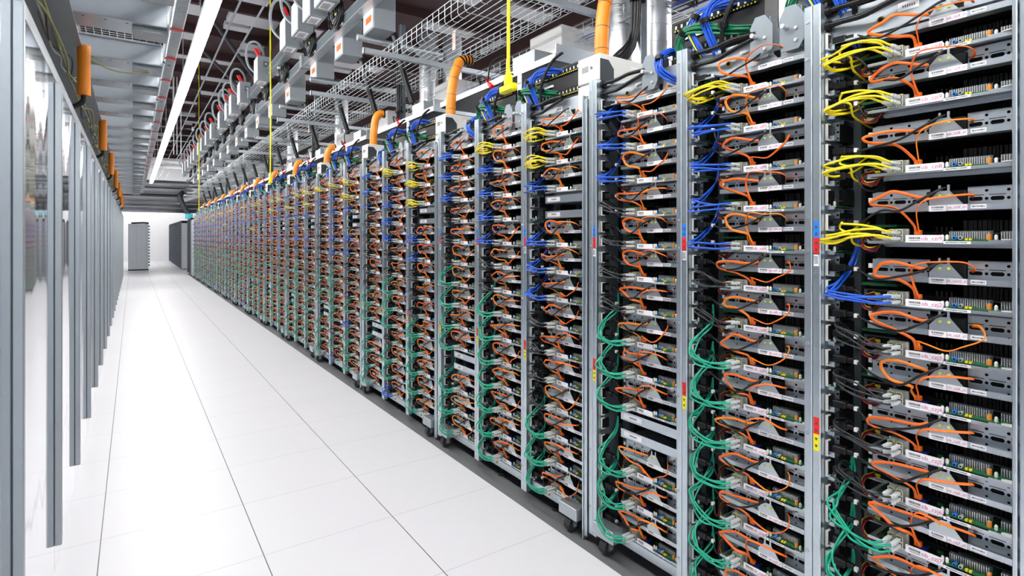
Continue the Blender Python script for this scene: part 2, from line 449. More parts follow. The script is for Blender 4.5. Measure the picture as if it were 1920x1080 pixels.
for r in range(-1, NR):
    dy = 1.66*r
    if r == -1:
        t = thing('server_rack', 'steel rack past the near end, seen only as its last post', 'rack', (0, dy, 0), 'server racks of the long row')
        put('post', PM, t, (0, 2.0, 0)); put('outlet_strip', OM, t, (0, 2.0, 0)); continue
    t = thing('server_rack', f'open steel three-bay server rack on casters, {nth(r)} rack from the camera', 'rack', (0, dy, 0), 'server racks of the long row')
    put('end_frame', FM, t, (0, 0.415, 0))
    for k in range(3):
        y = YP(k)
        p = put('post', PM, t, (0, y, 0))
        if r < 8:
            put('arrow_sticker', ST1, p)['label'] = 'blue over red sticker with arrows'
            put('arrow_sticker', ST2, p)['label'] = 'red over yellow sticker with arrows'
        if r < 3: put('serial_label', PL, p)
        o = put('outlet_strip', OM if r < 3 or r > 9 else OM2, t, (0, y, 0))
        if r < 3:
            for zz in SOCKZ: put('socket', SK, o, (0, 0, zz))
        if r < 5: put('blue_label', TAPE, o)
    put('top_beam', BMESH, t); put('base_beam', BASE, t); put('back_panel', BACK, t)
    for y in (0.53, 1.93):
        c = put('caster_bracket', CAST, t, (0, y, 0)); put('wheel', WHEEL, c)
    put('levelling_foot', FOOT, t, (0, 0.75, 0)); put('levelling_foot', FOOT, t, (0, 1.30, 0))

# ------------------------------------------------------------------ server tray
def barcode(b, x, y, z, w, h):
    p = y
    while p > y - w:
        d = R(0.0006, 0.0022); b.box(x-0.0005, x, p-d, p, z, z+h, 'ink'); p -= d + R(0.0006, 0.0018)
def tray_mb():
    b = MB()
    b.box(0, 0.42, -0.435, 0, -0.002, 0.0, 'tray_steel')
    b.box(0, 0.0018, -0.435, 0.0, -0.004, 0.0045, 'tray_steel')
    b.box(0.0, 0.0018, -0.435, -0.30, 0.0045, 0.008, 'tray_steel')
    b.box(0.06, 0.062, -0.435, -0.02, -0.014, -0.002, 'tray_steel')
    return b
def board_mb():
    b = MB(); b.box(0.012, 0.40, -0.43, -0.02, 0.006, 0.0085, 'pcb_dark')
    b.box(0.010, 0.40, -0.43, -0.20, 0.0045, 0.009, 'pcb_green')
    for i in range(14): 
        y = R(-0.40, -0.12); x = R(0.03, 0.05); b.box(x, x+0.008, y, y+R(0.006, 0.02), 0.0085, 0.0085+R(0.004, 0.015), random.choice(['dark', 'dark', 'drive_black', 'pcb_green']))
    b.box(0.05, 0.20, -0.20, -0.12, 0.0085, 0.03, 'dark')
    for i in range(4): b.box(0.06, 0.062, -0.165-i*0.012, -0.16-i*0.012, 0.03, 0.045, 'drive_black')
    b.box(0.02, 0.045, -0.15, -0.125, 0.0085, 0.020, 'blue_part')
    return b
def jack_mb():
    b = MB()
    for yc in (-0.067, -0.089):
        b.box(-0.004, 0.022, yc-0.0095, yc+0.0095, 0.004, 0.038, 'jack_metal')
        for zc in (0.0125, 0.0295):
            b.box(-0.0046, -0.0038, yc-0.007, yc+0.007, zc-0.006, zc+0.006, 'dark')
        for q in (-1, 1):
            b.box(-0.0052, -0.0038, yc+q*0.0075-0.002, yc+q*0.0075+0.002, 0.034, 0.0375, 'led')
            b.box(-0.0052, -0.0038, yc+q*0.0075-0.002, yc+q*0.0075+0.002, 0.0045, 0.0075, 'led')
    b.box(0.022, 0.030, -0.104, -0.052, 0.004, 0.040, 'jack_metal')
    return b
def label_mb():
    b = MB(); b.box(-0.0022, 0.0, -0.197, -0.105, 0.0, 0.0215, 'white_label')
    barcode(b, -0.0022, -0.114, 0.010, 0.030, 0.006); b.box(-0.0026, -0.0022, -0.143, -0.115, 0.0055, 0.0068, 'ink')
    return b
def strip_mb():
    b = MB(); b.box(-0.0012, 0.0, -0.262, -0.199, -0.003, 0.0045, 'white_label')
    barcode(b, -0.0012, -0.205, -0.0005, 0.048, 0.003); return b
def cage_mb():
    b = MB()
    y = -0.222
    while y > -0.43:
        w = R(0.004, 0.011); b.box(0.075+R(0, 0.006), 0.20, y-w, y, 0.012, 0.062, 'drive_black'); y -= w + R(0.0015, 0.004)
    b.box(0.10, 0.22, -0.432, -0.215, 0.0085, 0.060, 'dark')
    b.box(0.060, 0.066, -0.43, -0.215, 0.024, 0.027, 'strip_steel')
    return b
def comb_mb():
    b = MB()
    for i in range(18): b.box(0.028, 0.036, -0.206-i*0.0052, -0.2035-i*0.0052, 0.010, 0.031, 'silver_fin')
    for i in range(18): b.box(0.028, 0.036, -0.322-i*0.0056, -0.3192-i*0.0056, 0.010, 0.030, 'silver_fin')
    b.box(0.036, 0.039, -0.30, -0.203, 0.010, 0.033, 'strip_steel'); b.box(0.036, 0.039, -0.42, -0.319, 0.010, 0.032, 'strip_steel')
    return b
def cap_mb():
    b = MB(); b.cyl((0.018, -0.297, 0.009), (0.018, -0.297, 0.024), 0.0058, 'orange_cap', 12); b.cyl((0.018, -0.297, 0.024), (0.018, -0.297, 0.0252), 0.004, 'silver_fin', 10); return b
def stand_mb():
    b = MB(); b.cyl((0.014, 0, 0.004), (0.014, 0, 0.019), 0.0042, 'white_plastic', 10); b.cyl((0.014, 0, 0.019), (0.014, 0, 0.0225), 0.0042, 'white_plastic', 10, 0.002); return b
def conn_mb():
    b = MB(); b.box(0.008, 0.018, -0.252, -0.246, 0.007, 0.0125, 'yellow_part'); b.box(0.008, 0.018, -0.261, -0.255, 0.007, 0.0125, 'yellow_part')
    b.cyl((0.02, -0.222, 0.0135), (0.006, -0.222, 0.0135), 0.005, 'blue_sticker', 10); b.cyl((0.0055, -0.222, 0.0135), (0.0054, -0.222, 0.0135), 0.003, 'dark', 8)
    b.cyl((0.02, -0.236, 0.0135), (0.006, -0.236, 0.0135), 0.005, 'jack_metal', 10); b.cyl((0.0055, -0.236, 0.0135), (0.0054, -0.236, 0.0135), 0.003, 'dark', 8)
    return b
def tab_mb():
    b = MB(); P = [(0.004 + 0.010*math.sin(t), -0.352 + 0.026*math.cos(t)) for t in [2*PI*i/20 for i in range(20)]]
    b.prism(P, 2, 0.0082, 0.0108, 'white_plastic'); return b
def psu_mb():
    b = MB(); b.box(0.10, 0.40, -0.04, 0.055, -0.002, 0.034, 'strip_steel'); b.box(0.0985, 0.10, -0.02, 0.045, 0.0, 0.011, 'white_label')
    barcode(b, 0.0985, 0.035, 0.003, 0.04, 0.006); b.box(0.0988, 0.10, -0.03, 0.045, 0.013, 0.03, 'dark')
    b.box(0.09, 0.40, -0.045, 0.058, 0.046, 0.054, 'pcb_green')
    b.box(0.094, 0.10, 0.005, 0.02, 0.014, 0.024, 'yellow_part')
    return b
def wires_mb():
    b = MB()
    for q, k in enumerate(['red_wire', 'red_wire', 'black_cable', 'red_wire', 'yellow_part', 'black_cable', 'black_cable']):
        e = R(-0.008, 0.008)
        b.tube([(0.10, 0.02+e, 0.022+e), (0.065, 0.04+e, 0.012), (0.04+e, 0.030, -0.012+e*0.6), (0.03, 0.0+e, -0.020+e), (0.03+e, -0.03, -0.004), (0.06, -0.05, 0.016)], 0.0019, k, 5, 4)
    return b
pieces = dict(tray=tray_mb().mesh('tray'), circuit_board=board_mb().mesh('circuit_board'), network_jack=jack_mb().mesh('network_jack'),
    name_label=label_mb().mesh('name_label'), barcode_strip=strip_mb().mesh('barcode_strip'), drive_cage=cage_mb().mesh('drive_cage'), fin_comb=comb_mb().mesh('fin_comb'),
    capacitor=cap_mb().mesh('capacitor'), connector=conn_mb().mesh('connector'), pull_tab=tab_mb().mesh('pull_tab'), power_supply=psu_mb().mesh('power_supply'), wiring=wires_mb().mesh('wiring'))
STAND = stand_mb().mesh('standoff')
LABELS = {'pull_tab': 'white pull tab', 'capacitor': 'orange capacitor', 'connector': 'yellow and blue connectors', 'wiring': 'red and black wiring', 'circuit_board': 'green circuit board', 'name_label': 'white name label'}
def merged(fns):
    b = MB()
    for f in fns:
        q = f(); 
        o = len(b.v); b.v += q.v
        mp = [b.m(k) for k in q.mats]
        b.f += [[i+o for i in f_] for f_ in q.f]; b.mi += [mp[i] for i in q.mi]; b.sm += q.sm
    return b
FAR_SERVER = merged([tray_mb, board_mb, jack_mb, label_mb, cage_mb, cap_mb, conn_mb])
FAR_SERVER_ME = FAR_SERVER.mesh('server_tray')

# ------------------------------------------------------------------ drive bracket
def bracket_mb():
    b = MB()
    b.box(0, 0.0015, -0.435, -0.0, 0.0, 0.0165, 'tray_steel')
    b.box(0, 0.036, -0.435, 0.0, 0.0, 0.0015, 'tray_steel')
    x = 0.034; ys = []; y = -0.004
    b.box(x, x+0.0015, -0.010, 0.0, 0.0, 0.062, 'tray_steel')
    cells = [(-0.010, -0.155), (-0.245, -0.434)]
    for (a, e) in cells:
        n = max(2, int(abs(e-a)/0.047)); w = (e-a)/n
        rowA = []; rowB = []; rowC = []
        for i in range(n):
            s0 = a + i*w; s1 = s0 + w
            lo, hi = min(s0, s1), max(s0, s1); m = lo + 0.011
            rowA.append((lo, m, (lo+m)/2, 0.004, 0.031, 0.0040)); rowA.append((m, hi, (m+hi)/2, (hi-m)/2-0.003, 0.031, 0.0055))
            rowB.append((lo, hi, lo+0.0055, 0.004, 0.0525, 0.0038)); rowC.append((lo, hi, lo+0.0055, 0.0032, 0.011, 0.0031))
        lo, hi = min(a, e), max(a, e)
        b.holed(x, lo, hi, 0.022, 0.042, rowA, 'tray_steel')
        b.holed(x, lo, hi, 0.042, 0.064, rowB, 'tray_steel')
        b.holed(x, lo, hi, 0.0015, 0.022, rowC, 'tray_steel')
        b.box(x, x+0.004, lo, hi, 0.063, 0.0645, 'tray_steel')
    b.box(0.028, 0.034, 0.0, 0.010, 0.006, 0.018, 'white_plastic'); b.box(0.028, 0.034, 0.0, 0.010, 0.034, 0.048, 'white_plastic')
    return b
def tri_mb():
    b = MB()
    P = [(-0.164, 0.0155), (-0.164, 0.030), (-0.1865, 0.055), (-0.1865, 0.0705), (-0.1925, 0.0705), (-0.1925, 0.064), (-0.195, 0.058), (-0.200, 0.0555), (-0.205, 0.058), (-0.2075, 0.064), (-0.2075, 0.0715), (-0.2135, 0.0715), (-0.2135, 0.056), (-0.246, 0.0155)]
    # split into simple convex-ish pieces for clean faces
    b.prism([(-0.164, 0.0155), (-0.164, 0.030), (-0.1865, 0.055), (-0.2135, 0.055), (-0.246, 0.0155)], 0, 0.0, 0.0016, 'tray_steel')
    b.box(0.0, 0.0016, -0.1925, -0.1865, 0.055, 0.0705, 'tray_steel'); b.box(0.0, 0.0016, -0.2135, -0.2075, 0.055, 0.0715, 'tray_steel')
    return b
def screw_mb():
    b = MB(); b.cyl((0.0, 0, 0), (-0.0018, 0, 0), 0.0042, 'led', 10); b.cyl((-0.0018, 0, 0), (-0.003, 0, 0), 0.0026, 'led', 8); return b
def dlabel_mb():
    b = MB(); b.box(-0.0012, 0.0, -0.206, -0.164, -0.001, 0.0155, 'white_label'); b.box(-0.0016, 0.0, -0.254, -0.208, 0.0, 0.0165, 'white_label')
    barcode(b, -0.0012, -0.171, 0.0075, 0.028, 0.005); b.box(-0.0016, -0.0012, -0.198, -0.172, 0.0035, 0.0046, 'ink')
    return b
def dstrip_mb():
    b = MB(); b.box(-0.001, 0.0, -0.296, -0.262, 0.004, 0.0145, 'white_label'); barcode(b, -0.001, -0.265, 0.0075, 0.028, 0.004); return b
def hdd_backing_mb():
    b = MB(); b.box(0.012, 0.0335, -0.243, -0.157, 0.0015, 0.055, 'dark'); b.box(0.042, 0.30, -0.43, -0.006, 0.002, 0.058, 'dark')  # drive body, plus a wide black backing added to darken the slots
    b.box(0.010, 0.0125, -0.180, -0.158, 0.038, 0.055, 'black_plastic')
    return b
dp = dict(perforated_plate=bracket_mb().mesh('perforated_plate'), triangular_plate=tri_mb().mesh('triangular_plate'), name_label=dlabel_mb().mesh('name_label'),
          barcode_strip=dstrip_mb().mesh('barcode_strip'), drive_and_backing=hdd_backing_mb().mesh('drive_and_backing'))
SCREW = screw_mb().mesh('screw')
def far_bracket_mb():
    b = MB(); b.box(0, 0.036, -0.435, 0.0, 0.0, 0.0165, 'tray_steel'); b.box(0.034, 0.036, -0.435, 0, 0.0165, 0.062, 'tray_steel')
    for i in range(4): b.box(0.0332, 0.0342, -0.28-i*0.04, -0.252-i*0.04, 0.028, 0.035, 'dark'); 
    for i in range(3): b.box(0.0332, 0.0342, -0.04-i*0.04, -0.015-i*0.04, 0.028, 0.035, 'dark')
    return b
FAR_BR = merged([far_bracket_mb, tri_mb, dlabel_mb])
FAR_BR_ME = FAR_BR.mesh('drive_bracket')
SN = ['ob_czi8', 'ob_czi9', 'ob_czi8', 'ob_czi9', 'ob_czj2', 'ob_czj3', 'ob_czj4', 'ob_czj5', 'ob_czj6', 'ob_czj7', 'ob_czj8', 'ob_czj9', 'ob_czj10']
DN = ['ob_czi8_d1', 'ob_czi9_d1', 'ob_czi8_d1', 'ob_czi9_d1', 'ob_czi10_d1', 'ob_czj3_d1', 'ob_czj4_d1', 'ob_czj5_d1', 'ob_czj6_d1', 'ob_czj7_d1', 'ob_czj8_d1', 'ob_czj9_d1', 'ob_czj10_d1']
def sname(k, n):
    if k == 0: return SN[n]
    return ('ob_czf' + str(2+n)) if n < 9 else ('ob_czg' + str(n-7))

KFULL, KMID, KIND = 6, 11, 22     # bays with full parts / light parts / individuals
srv_far = MB(); br_far = MB()
def append(dst, src, d):
    o = len(dst.v); dst.v += [(x+d[0], y+d[1], z+d[2]) for x, y, z in src.v]
    mp = [dst.m(k) for k in src.mats]
    dst.f += [[i+o for i in f] for f in src.f]; dst.mi += [mp[i] for i in src.mi]; dst.sm += src.sm
def coarse_server():
    b = MB(); b.box(0, 0.03, -0.435, 0, -0.003, 0.0045, 'tray_steel'); b.box(-0.002, 0.0, -0.197, -0.105, 0.0, 0.02, 'white_label')
    b.box(0.03, 0.2, -0.43, 0, 0.0, 0.004, 'pcb_dark'); b.box(0.08, 0.2, -0.43, -0.21, 0.004, 0.055, 'drive_black')
    b.box(-0.004, 0.02, -0.10, -0.055, 0.004, 0.036, 'jack_metal'); b.box(0.012, 0.022, -0.30, -0.285, 0.005, 0.022, 'orange_cap')
    return b
def coarse_bracket():
    b = MB(); b.box(0, 0.03, -0.435, 0, 0, 0.0165, 'tray_steel'); b.box(0.034, 0.036, -0.435, 0, 0.0165, 0.06, 'tray_steel')
    b.prism([(-0.164, 0.016), (-0.164, 0.03), (-0.19, 0.06), (-0.212, 0.06), (-0.246, 0.016)], 0, 0, 0.0015, 'tray_steel'); b.box(-0.001, 0, -0.25, -0.165, 0, 0.016, 'white_label')
    return b
CS, CBk = coarse_server(), coarse_bracket()
pan = MB(); pan.box(0, 0.002, -0.435, 0.0, 0.0, 0.040, 'post_steel'); pan.box(0, 0.36, -0.435, 0, 0.0, 0.002, 'tray_steel'); pan.box(-0.001, 0, -0.13, -0.02, 0.01, 0.032, 'white_label')
for i in range(9): pan.box(-0.0016, -0.001, -0.10+i*0.005, -0.0975+i*0.005, 0.018, 0.025, 'ink')
PAN = pan.mesh('blanking_panel')
proto_s = proto_d = None
for k in range(NB):
    y = YP(k) - 0.125
    for n in range(nlev(k)):
        z = zlev(k, n); zl = z + lip(k, n)
        lab = f'{LV[n]} level, {where(k)}'
        if blank(k, n):
            if k < KIND:
                for q, dz in ((0, 0.085), (1, 0.005)):
                    o = put('blanking_panel', PAN, None, (XF, y, z+dz))
                    tag(o, f'{("upper","lower")[q]} plain white filler panel, {lab}', 'panel', 'filler panels in empty rack slots')
            continue
        if k >= KIND:
            append(srv_far, CS, (XF, y, z)); append(br_far, CBk, (XF, y, zl)); continue
        if k < KMID:
            t = thing('server_tray', f'open server tray with {CN[COL[k,n]]} network cables, {lab}', 'server', (XF, y, z), 'server trays in the rack row')
            keys = list(pieces) if k < KFULL else ['tray', 'circuit_board', 'network_jack', 'name_label', 'drive_cage', 'capacitor', 'connector']
            for kk in keys:
                o = put(kk, pieces[kk], t)
                if kk in LABELS: o['label'] = LABELS[kk]
                if kk == 'name_label' and k < 2: text('lettering', sname(k, n), 0.0165, (-0.0026, -0.171, 0.0112), 'pink_ink', o)
            if k < KFULL:
                for yy in (-0.203, -0.313, -0.428) + ((-0.192,) if k < 3 else ()): put('standoff', STAND, t, (0, yy, 0))['label'] = 'white standoff'
            t2 = thing('drive_bracket', f'perforated drive bracket with triangular plate, {lab}', 'bracket', (XF, y, zl), 'drive brackets in the rack row')
            for kk in dp:
                if k >= KFULL and kk in ('barcode_strip',): continue
                o = put(kk, dp[kk], t2)
                if kk == 'name_label' and k < 2: text('lettering', sname(k, n) + '_d1' if k else DN[n], 0.0098, (-0.002, -0.231, 0.0085), 'pink_ink', o)
            for yy in (-0.190, -0.212):
                if k < KFULL: put('screw', SCREW, t2, (0, yy, 0.042))['label'] = 'yellow-green screw'
        else:
            o = put('server_tray', FAR_SERVER_ME, None, (XF, y, z)); tag(o, f'open server tray with {CN[COL[k,n]]} network cables, {lab}', 'server', 'server trays in the rack row')
            o = put('drive_bracket', FAR_BR_ME, None, (XF, y, zl)); tag(o, f'perforated drive bracket with triangular plate, {lab}', 'bracket', 'drive brackets in the rack row')
tag(srv_far.build('server_tray'), 'tiny server trays crowding the distant bays of the rack row', 'server', kind='stuff')
tag(br_far.build('drive_bracket'), 'tiny drive brackets crowding the distant bays of the rack row', 'bracket', kind='stuff')

# ------------------------------------------------------------------ cables
def patch_path(c, k, n, col, row):
    y = YP(k) - 0.125; z = zlev(k, n); yp = y + (-0.067, -0.089)[col]; zp = z + (0.0295, 0.0125)[row]; P = YP(k)
    e = lambda s=0.012: R(-s, s)
    up = 1
    if c == 'y':
        d = e(0.011)
        return [(1.758, yp, zp), (1.738, yp+0.006, zp+0.002), (1.716, yp+0.03, zp+0.012+d*0.4), (1.712, yp+0.09, zp+0.012+d), (1.722+e(), P-0.048+e(0.02), zp+d), (1.742, P-0.022+e(), zp-0.004+d), (1.785, P-0.035, zp-0.008+d), (1.85, P-0.06, zp+0.01), (1.95, P-0.062, zp+0.05)]
    if c == 'b':
        d = e(0.014)
        return [(1.758, yp, zp), (1.738, yp+0.006, zp), (1.720, yp+0.03, zp-0.003), (1.716, yp+0.085, zp+d*0.5), (1.728+e(), P-0.050+e(0.018), zp+0.004+d), (1.757, P-0.034+e(), zp+0.012+d), (1.80, P-0.042, zp+0.035), (1.865, P-0.055+e(0.008), zp+0.10), (1.885, P-0.058+e(0.006), zp+0.16)]
    if c == 'g':
        d = e(0.018)
        return [(1.758, yp, zp), (1.738, yp+0.006, zp-0.002), (1.720, yp+0.03, zp-0.006), (1.714, yp+0.075, zp-0.004+d*0.5), (1.722+e(), P-0.070+e(0.022), zp+0.012+d), (1.743+e(), P-0.045+e(0.015), zp+0.05+d), (1.785, P-0.050, zp+0.085), (1.835, P-0.060+e(0.01), zp+0.13), (1.845, P-0.060, zp+0.19)]
    d = e(0.018)
    return [(1.758, yp, zp), (1.738, yp+0.006, zp), (1.722, yp+0.03, zp+0.004), (1.724, yp+0.08, zp+0.015+d), (1.74+e(), P-0.06+e(0.02), zp+0.03+d), (1.785, P-0.05+e(), zp+0.035+d), (1.84, P-0.055, zp+0.02), (1.88, P-0.06, zp-0.03)]
plug = MB(); plug.bbox(1.757, 1.7955, -0.0056, 0.0056, -0.005, 0.004, 0.001, 'plug_clear'); plug.box(1.745, 1.760, -0.0042, 0.0042, -0.0042, 0.0034, 'plug_clear')
plug.box(1.768, 1.79, -0.0035, 0.0035, -0.0065, -0.005, 'plug_clear')
PLUG = plug.mesh('plug')
PORT = {(0, 0): 'upper-left', (1, 0): 'upper-right', (0, 1): 'lower-left', (1, 1): 'lower-right'}
patch_far = MB(); npatch = 0
for k in range(NB):
    for n in range(nlev(k)):
        if blank(k, n): continue
        c = COL[k, n]; cnt = 4 if k < 8 else (3 if k < 16 else 2)
        ports = [(0, 0), (1, 0), (0, 1), (1, 1)]
        if k > 0 and random.random() < 0.15: cnt = max(2, cnt-1)
        for (col, row) in ports[:cnt]:
            p = patch_path(c, k, n, col, row)
            if c == 'y' and k == 0 and (col, row) == (0, 0):       # one cable loops up on itself
                a = p[0]; p = [a, (1.735, a[1]+0.01, a[2]+0.012), (1.715, a[1]+0.05, a[2]+0.022), (1.72, a[1]+0.10, a[2]+0.026), (1.745, YP(k)-0.075, a[2]+0.030), (1.76, YP(k)-0.062, a[2]+0.012), (1.745, YP(k)-0.10, a[2]-0.006), (1.80, YP(k)-0.085, a[2]-0.035), (1.95, YP(k)-0.07, a[2]-0.05)]
            if npatch < 298:
                npatch += 1; a = p[0]; b = MB(); b.tube(p, 0.0034 if c != 'k' else 0.0028, CM[c], 7, 6)
                o = b.build('patch_cable')
                tag(o, f'{CN[c]} patch cable in the {PORT[col,row]} port, {LV[n]} level, {where(k)}', 'cable', 'network patch cables')
                if k < 3: put('plug', PLUG, o, (0, a[1], a[2]))['label'] = 'clear plug'
                else: put('plug', PLUG, o, (0, a[1], a[2]))
            else:
                a = p[0]; q = 4 if k < 15 else 3
                patch_far.tube(p if k < 20 else [p[0], p[2], p[4], p[-1]], 0.0034 if k < 16 else 0.0042, CM[c], q, 3 if k < 14 else 2, caps=False)
                patch_far.box(1.755, 1.795, a[1]-0.0055, a[1]+0.0055, a[2]-0.005, a[2]+0.005, 'plug_clear')
tag(patch_far.build('patch_cable'), 'blue, green, yellow and grey patch cables thronging the more distant bays', 'cable', kind='stuff')

def orange_paths(k, n):
    y = YP(k) - 0.125; z = zlev(k, n); zl = z + lip(k, n)
    e = lambda s: R(-s, s)
    X0 = 1.795
    sx, sy, sz = 1.812, y-0.132, z+0.026
    v = random.random(); top = zl + 0.052 + e(0.008)
    L0 = (1.812, y-0.160, zl+0.038)
    if v < 0.5:      # loop out to the left then back down to the socket
        A = [L0, (1.796, y-0.135, zl+0.042), (1.775, y-0.085, top), (1.765, y-0.040+e(0.02), zl+0.045+e(0.01)), (1.768, y-0.035+e(0.02), zl+0.022+e(0.01)), (1.778, y-0.085, zl+e(0.012)), (1.800, y-0.122, z+0.055), (sx, sy+0.004, sz)]
    elif v < 0.8:
        A = [L0, (1.796, y-0.13, zl+0.030), (1.776, y-0.07, zl+0.028+e(0.01)), (1.765, y-0.015+e(0.015), zl+0.024+e(0.008)), (1.770, y-0.02, zl+0.006+e(0.006)), (1.782, y-0.085, zl-0.006), (1.802, y-0.120, z+0.045), (sx, sy+0.004, sz)]
    else:
        A = [L0, (1.790, y-0.145, zl+0.05), (1.768, y-0.09, zl+0.065), (1.760, y-0.055, zl+0.05), (1.765, y-0.075, zl+0.01), (1.785, y-0.125, zl-0.005), (1.803, y-0.118, z+0.05), (sx, sy+0.004, sz)]
    R0 = (1.826, y-0.256, zl+0.036)
    w = random.random()
    if w < 0.45:     # arches over the triangular plate
        B = [R0, (1.800, y-0.270, zl+0.045), (1.778, y-0.255, zl+0.060+e(0.006)), (1.766, y-0.205, zl+0.066+e(0.008)), (1.768, y-0.150, zl+0.060+e(0.008)), (1.782, y-0.125, zl+0.030), (1.796, y-0.130, zl-0.015), (sx, sy-0.004, sz)]
    elif w < 0.8:    # droops in front of the lip
        B = [R0, (1.795, y-0.285, zl+0.038), (1.772, y-0.290+e(0.01), zl+0.012), (1.765, y-0.255, zl-0.014+e(0.006)), (1.772, y-0.215, zl-0.030+e(0.006)), (1.785, y-0.165, zl-0.024), (1.796, y-0.138, zl-0.020), (1.806, y-0.134, z+0.045), (sx, sy-0.004, sz)]
    else:
        B = [R0, (1.800, y-0.262, zl+0.042), (1.775, y-0.215, zl+0.044+e(0.008)), (1.770, y-0.165, zl+0.030), (1.782, y-0.140, zl+0.005), (1.800, y-0.136, z+0.05), (sx, sy-0.004, sz)]
    return A, B
orange_far = MB(); nor = 0
opl = MB(); opl.box(-0.004, 0.008, -0.0045, 0.0045, -0.003, 0.010, 'orange_cable'); OPL = opl.mesh('plug')
for k in range(NB):
    for n in range(nlev(k)):
        if blank(k, n): continue
        y = YP(k) - 0.125; z = zlev(k, n)
        for q, p in enumerate(orange_paths(k, n)):
            mk = random.choice(['orange_cable', 'orange_cable', 'amber_cable'])
            if nor < 298:
                nor += 1; b = MB()
                b.tube(p, 0.0046, mk, 8, 6, ry=0.0019, flat=Vector((1, 0.2, 0)))
                o = b.build('drive_cable')
                tag(o, f'orange drive cable {("left","right")[q]} of the triangle, {LV[n]} level, {where(k)}', 'cable', 'orange drive cables')
                put('plug', OPL, o, p[-1])
            else:
                f = 1.0 if k < 16 else 1.25
                orange_far.tube(p if k < 20 else p[::2] + ([p[-1]] if len(p) % 2 == 0 else []), 0.0046*f, mk, 4, 3 if k < 16 else 2, ry=0.0024*f, caps=False)
tag(orange_far.build('drive_cable'), 'orange drive cables thronging the more distant bays of the rack row', 'cable', kind='stuff')

pp = MB(); pp.bbox(-0.014, 0.014, -0.042, 0.0, -0.011, 0.011, 0.003, 'black_plastic'); pp.bbox(-0.008, 0.008, -0.064, -0.042, -0.007, 0.007, 0.002, 'black_plastic')
PPL = pp.mesh('plug')
tg = MB(); tg.cbox(0, 0, 0, 0.011, 0.010, 0.012, 'white_plastic'); TAG = tg.mesh('cable_tag')
ncord = 0
for k in range(0, 13):
    for n in range(nlev(k)):
        P = YP(k); y = P - 0.125; z = zlev(k, n); zl = z + lip(k, n); e = lambda s: R(-s, s)
        if blank(k, n): continue
        for q in (0, 1):
            if ncord >= 298 or (k > 0 and random.random() < 0.12): continue
            # sockets sit on the regular grid: nearest one
            zo = z + (0.100, 0.035)[q]
            if k == 0: zo = min([1.99-0.1445*m+d for m in range(14) for d in (0.035, 0.100)], key=lambda t: abs(t-zo))
            x0 = 1.812; s = (x0, P-0.017, zo)
            if q == 0:
                pth = [(x0, P-0.078, zo), (1.803, P-0.10, zo-0.006), (1.778, P-0.165+e(0.01), zl+0.004+e(0.012)), (1.770, P-0.225, zl+0.006+e(0.012)), (1.776, P-0.275, zl+0.032), (1.792, P-0.312, zl+0.056), (1.806, P-0.326, zl+0.064)]
            else:
                pth = [(x0, P-0.078, zo), (1.806, P-0.095, zo-0.008), (1.80+e(0.012), P-0.115, zo-0.035+e(0.012)), (1.83, P-0.13, zo-0.055+e(0.01)), (1.87, P-0.15, z-0.016), (1.93, P-0.14, z-0.012)]
            ncord += 1
            b = MB(); b.tube(pth, 0.0036 if q == 0 else 0.0032, 'black_cable', 7, 5); o = b.build('power_cable')
            tag(o, f'black power cable in the {("upper","lower")[q]} outlet, {LV[n]} level, {where(k)}', 'power cable', 'black power cables')
            put('plug', PPL, o, s)
            if k < 6 and random.random() < 0.45: put('cable_tag', TAG, o, (x0-0.004, P-0.088, zo-0.002))['label'] = 'white tag'

# ------------------------------------------------------------------ on top of the racks
def unit_mb(z0, z1):
    b = MB(); b.bbox(1.81, 2.12, 0.0, 0.165, z0, z1, 0.004, 'cream')
    for i in range(5): b.box(1.8088, 1.8101, 0.125-i*0.010, 0.130-i*0.010, z0+0.055, z0+0.085, 'strip_steel')
    b.cyl((1.81, 0.06, z0+0.07), (1.807, 0.06, z0+0.07), 0.008, 'strip_steel', 10)
    b.box(2.02, 2.09, -0.0012, 0.0, z0+0.06, z0+0.10, 'white_label')
    return b
UL, UU = unit_mb(2.075, 2.215).mesh('lower_module'), unit_mb(2.222, 2.352).mesh('upper_module')
ub = MB()
ub.prism([(1.812, 2.21), (1.812, 2.325), (1.865, 2.325), (1.90, 2.285), (1.90, 2.21)], 1, -0.004, 0.0, 'side_steel')
ub_b = MB(); ub_b.prism([(2.0, 2.21), (2.03, 2.245), (2.12, 2.245), (2.12, 2.21)], 1, -0.004, 0.0, 'side_steel')

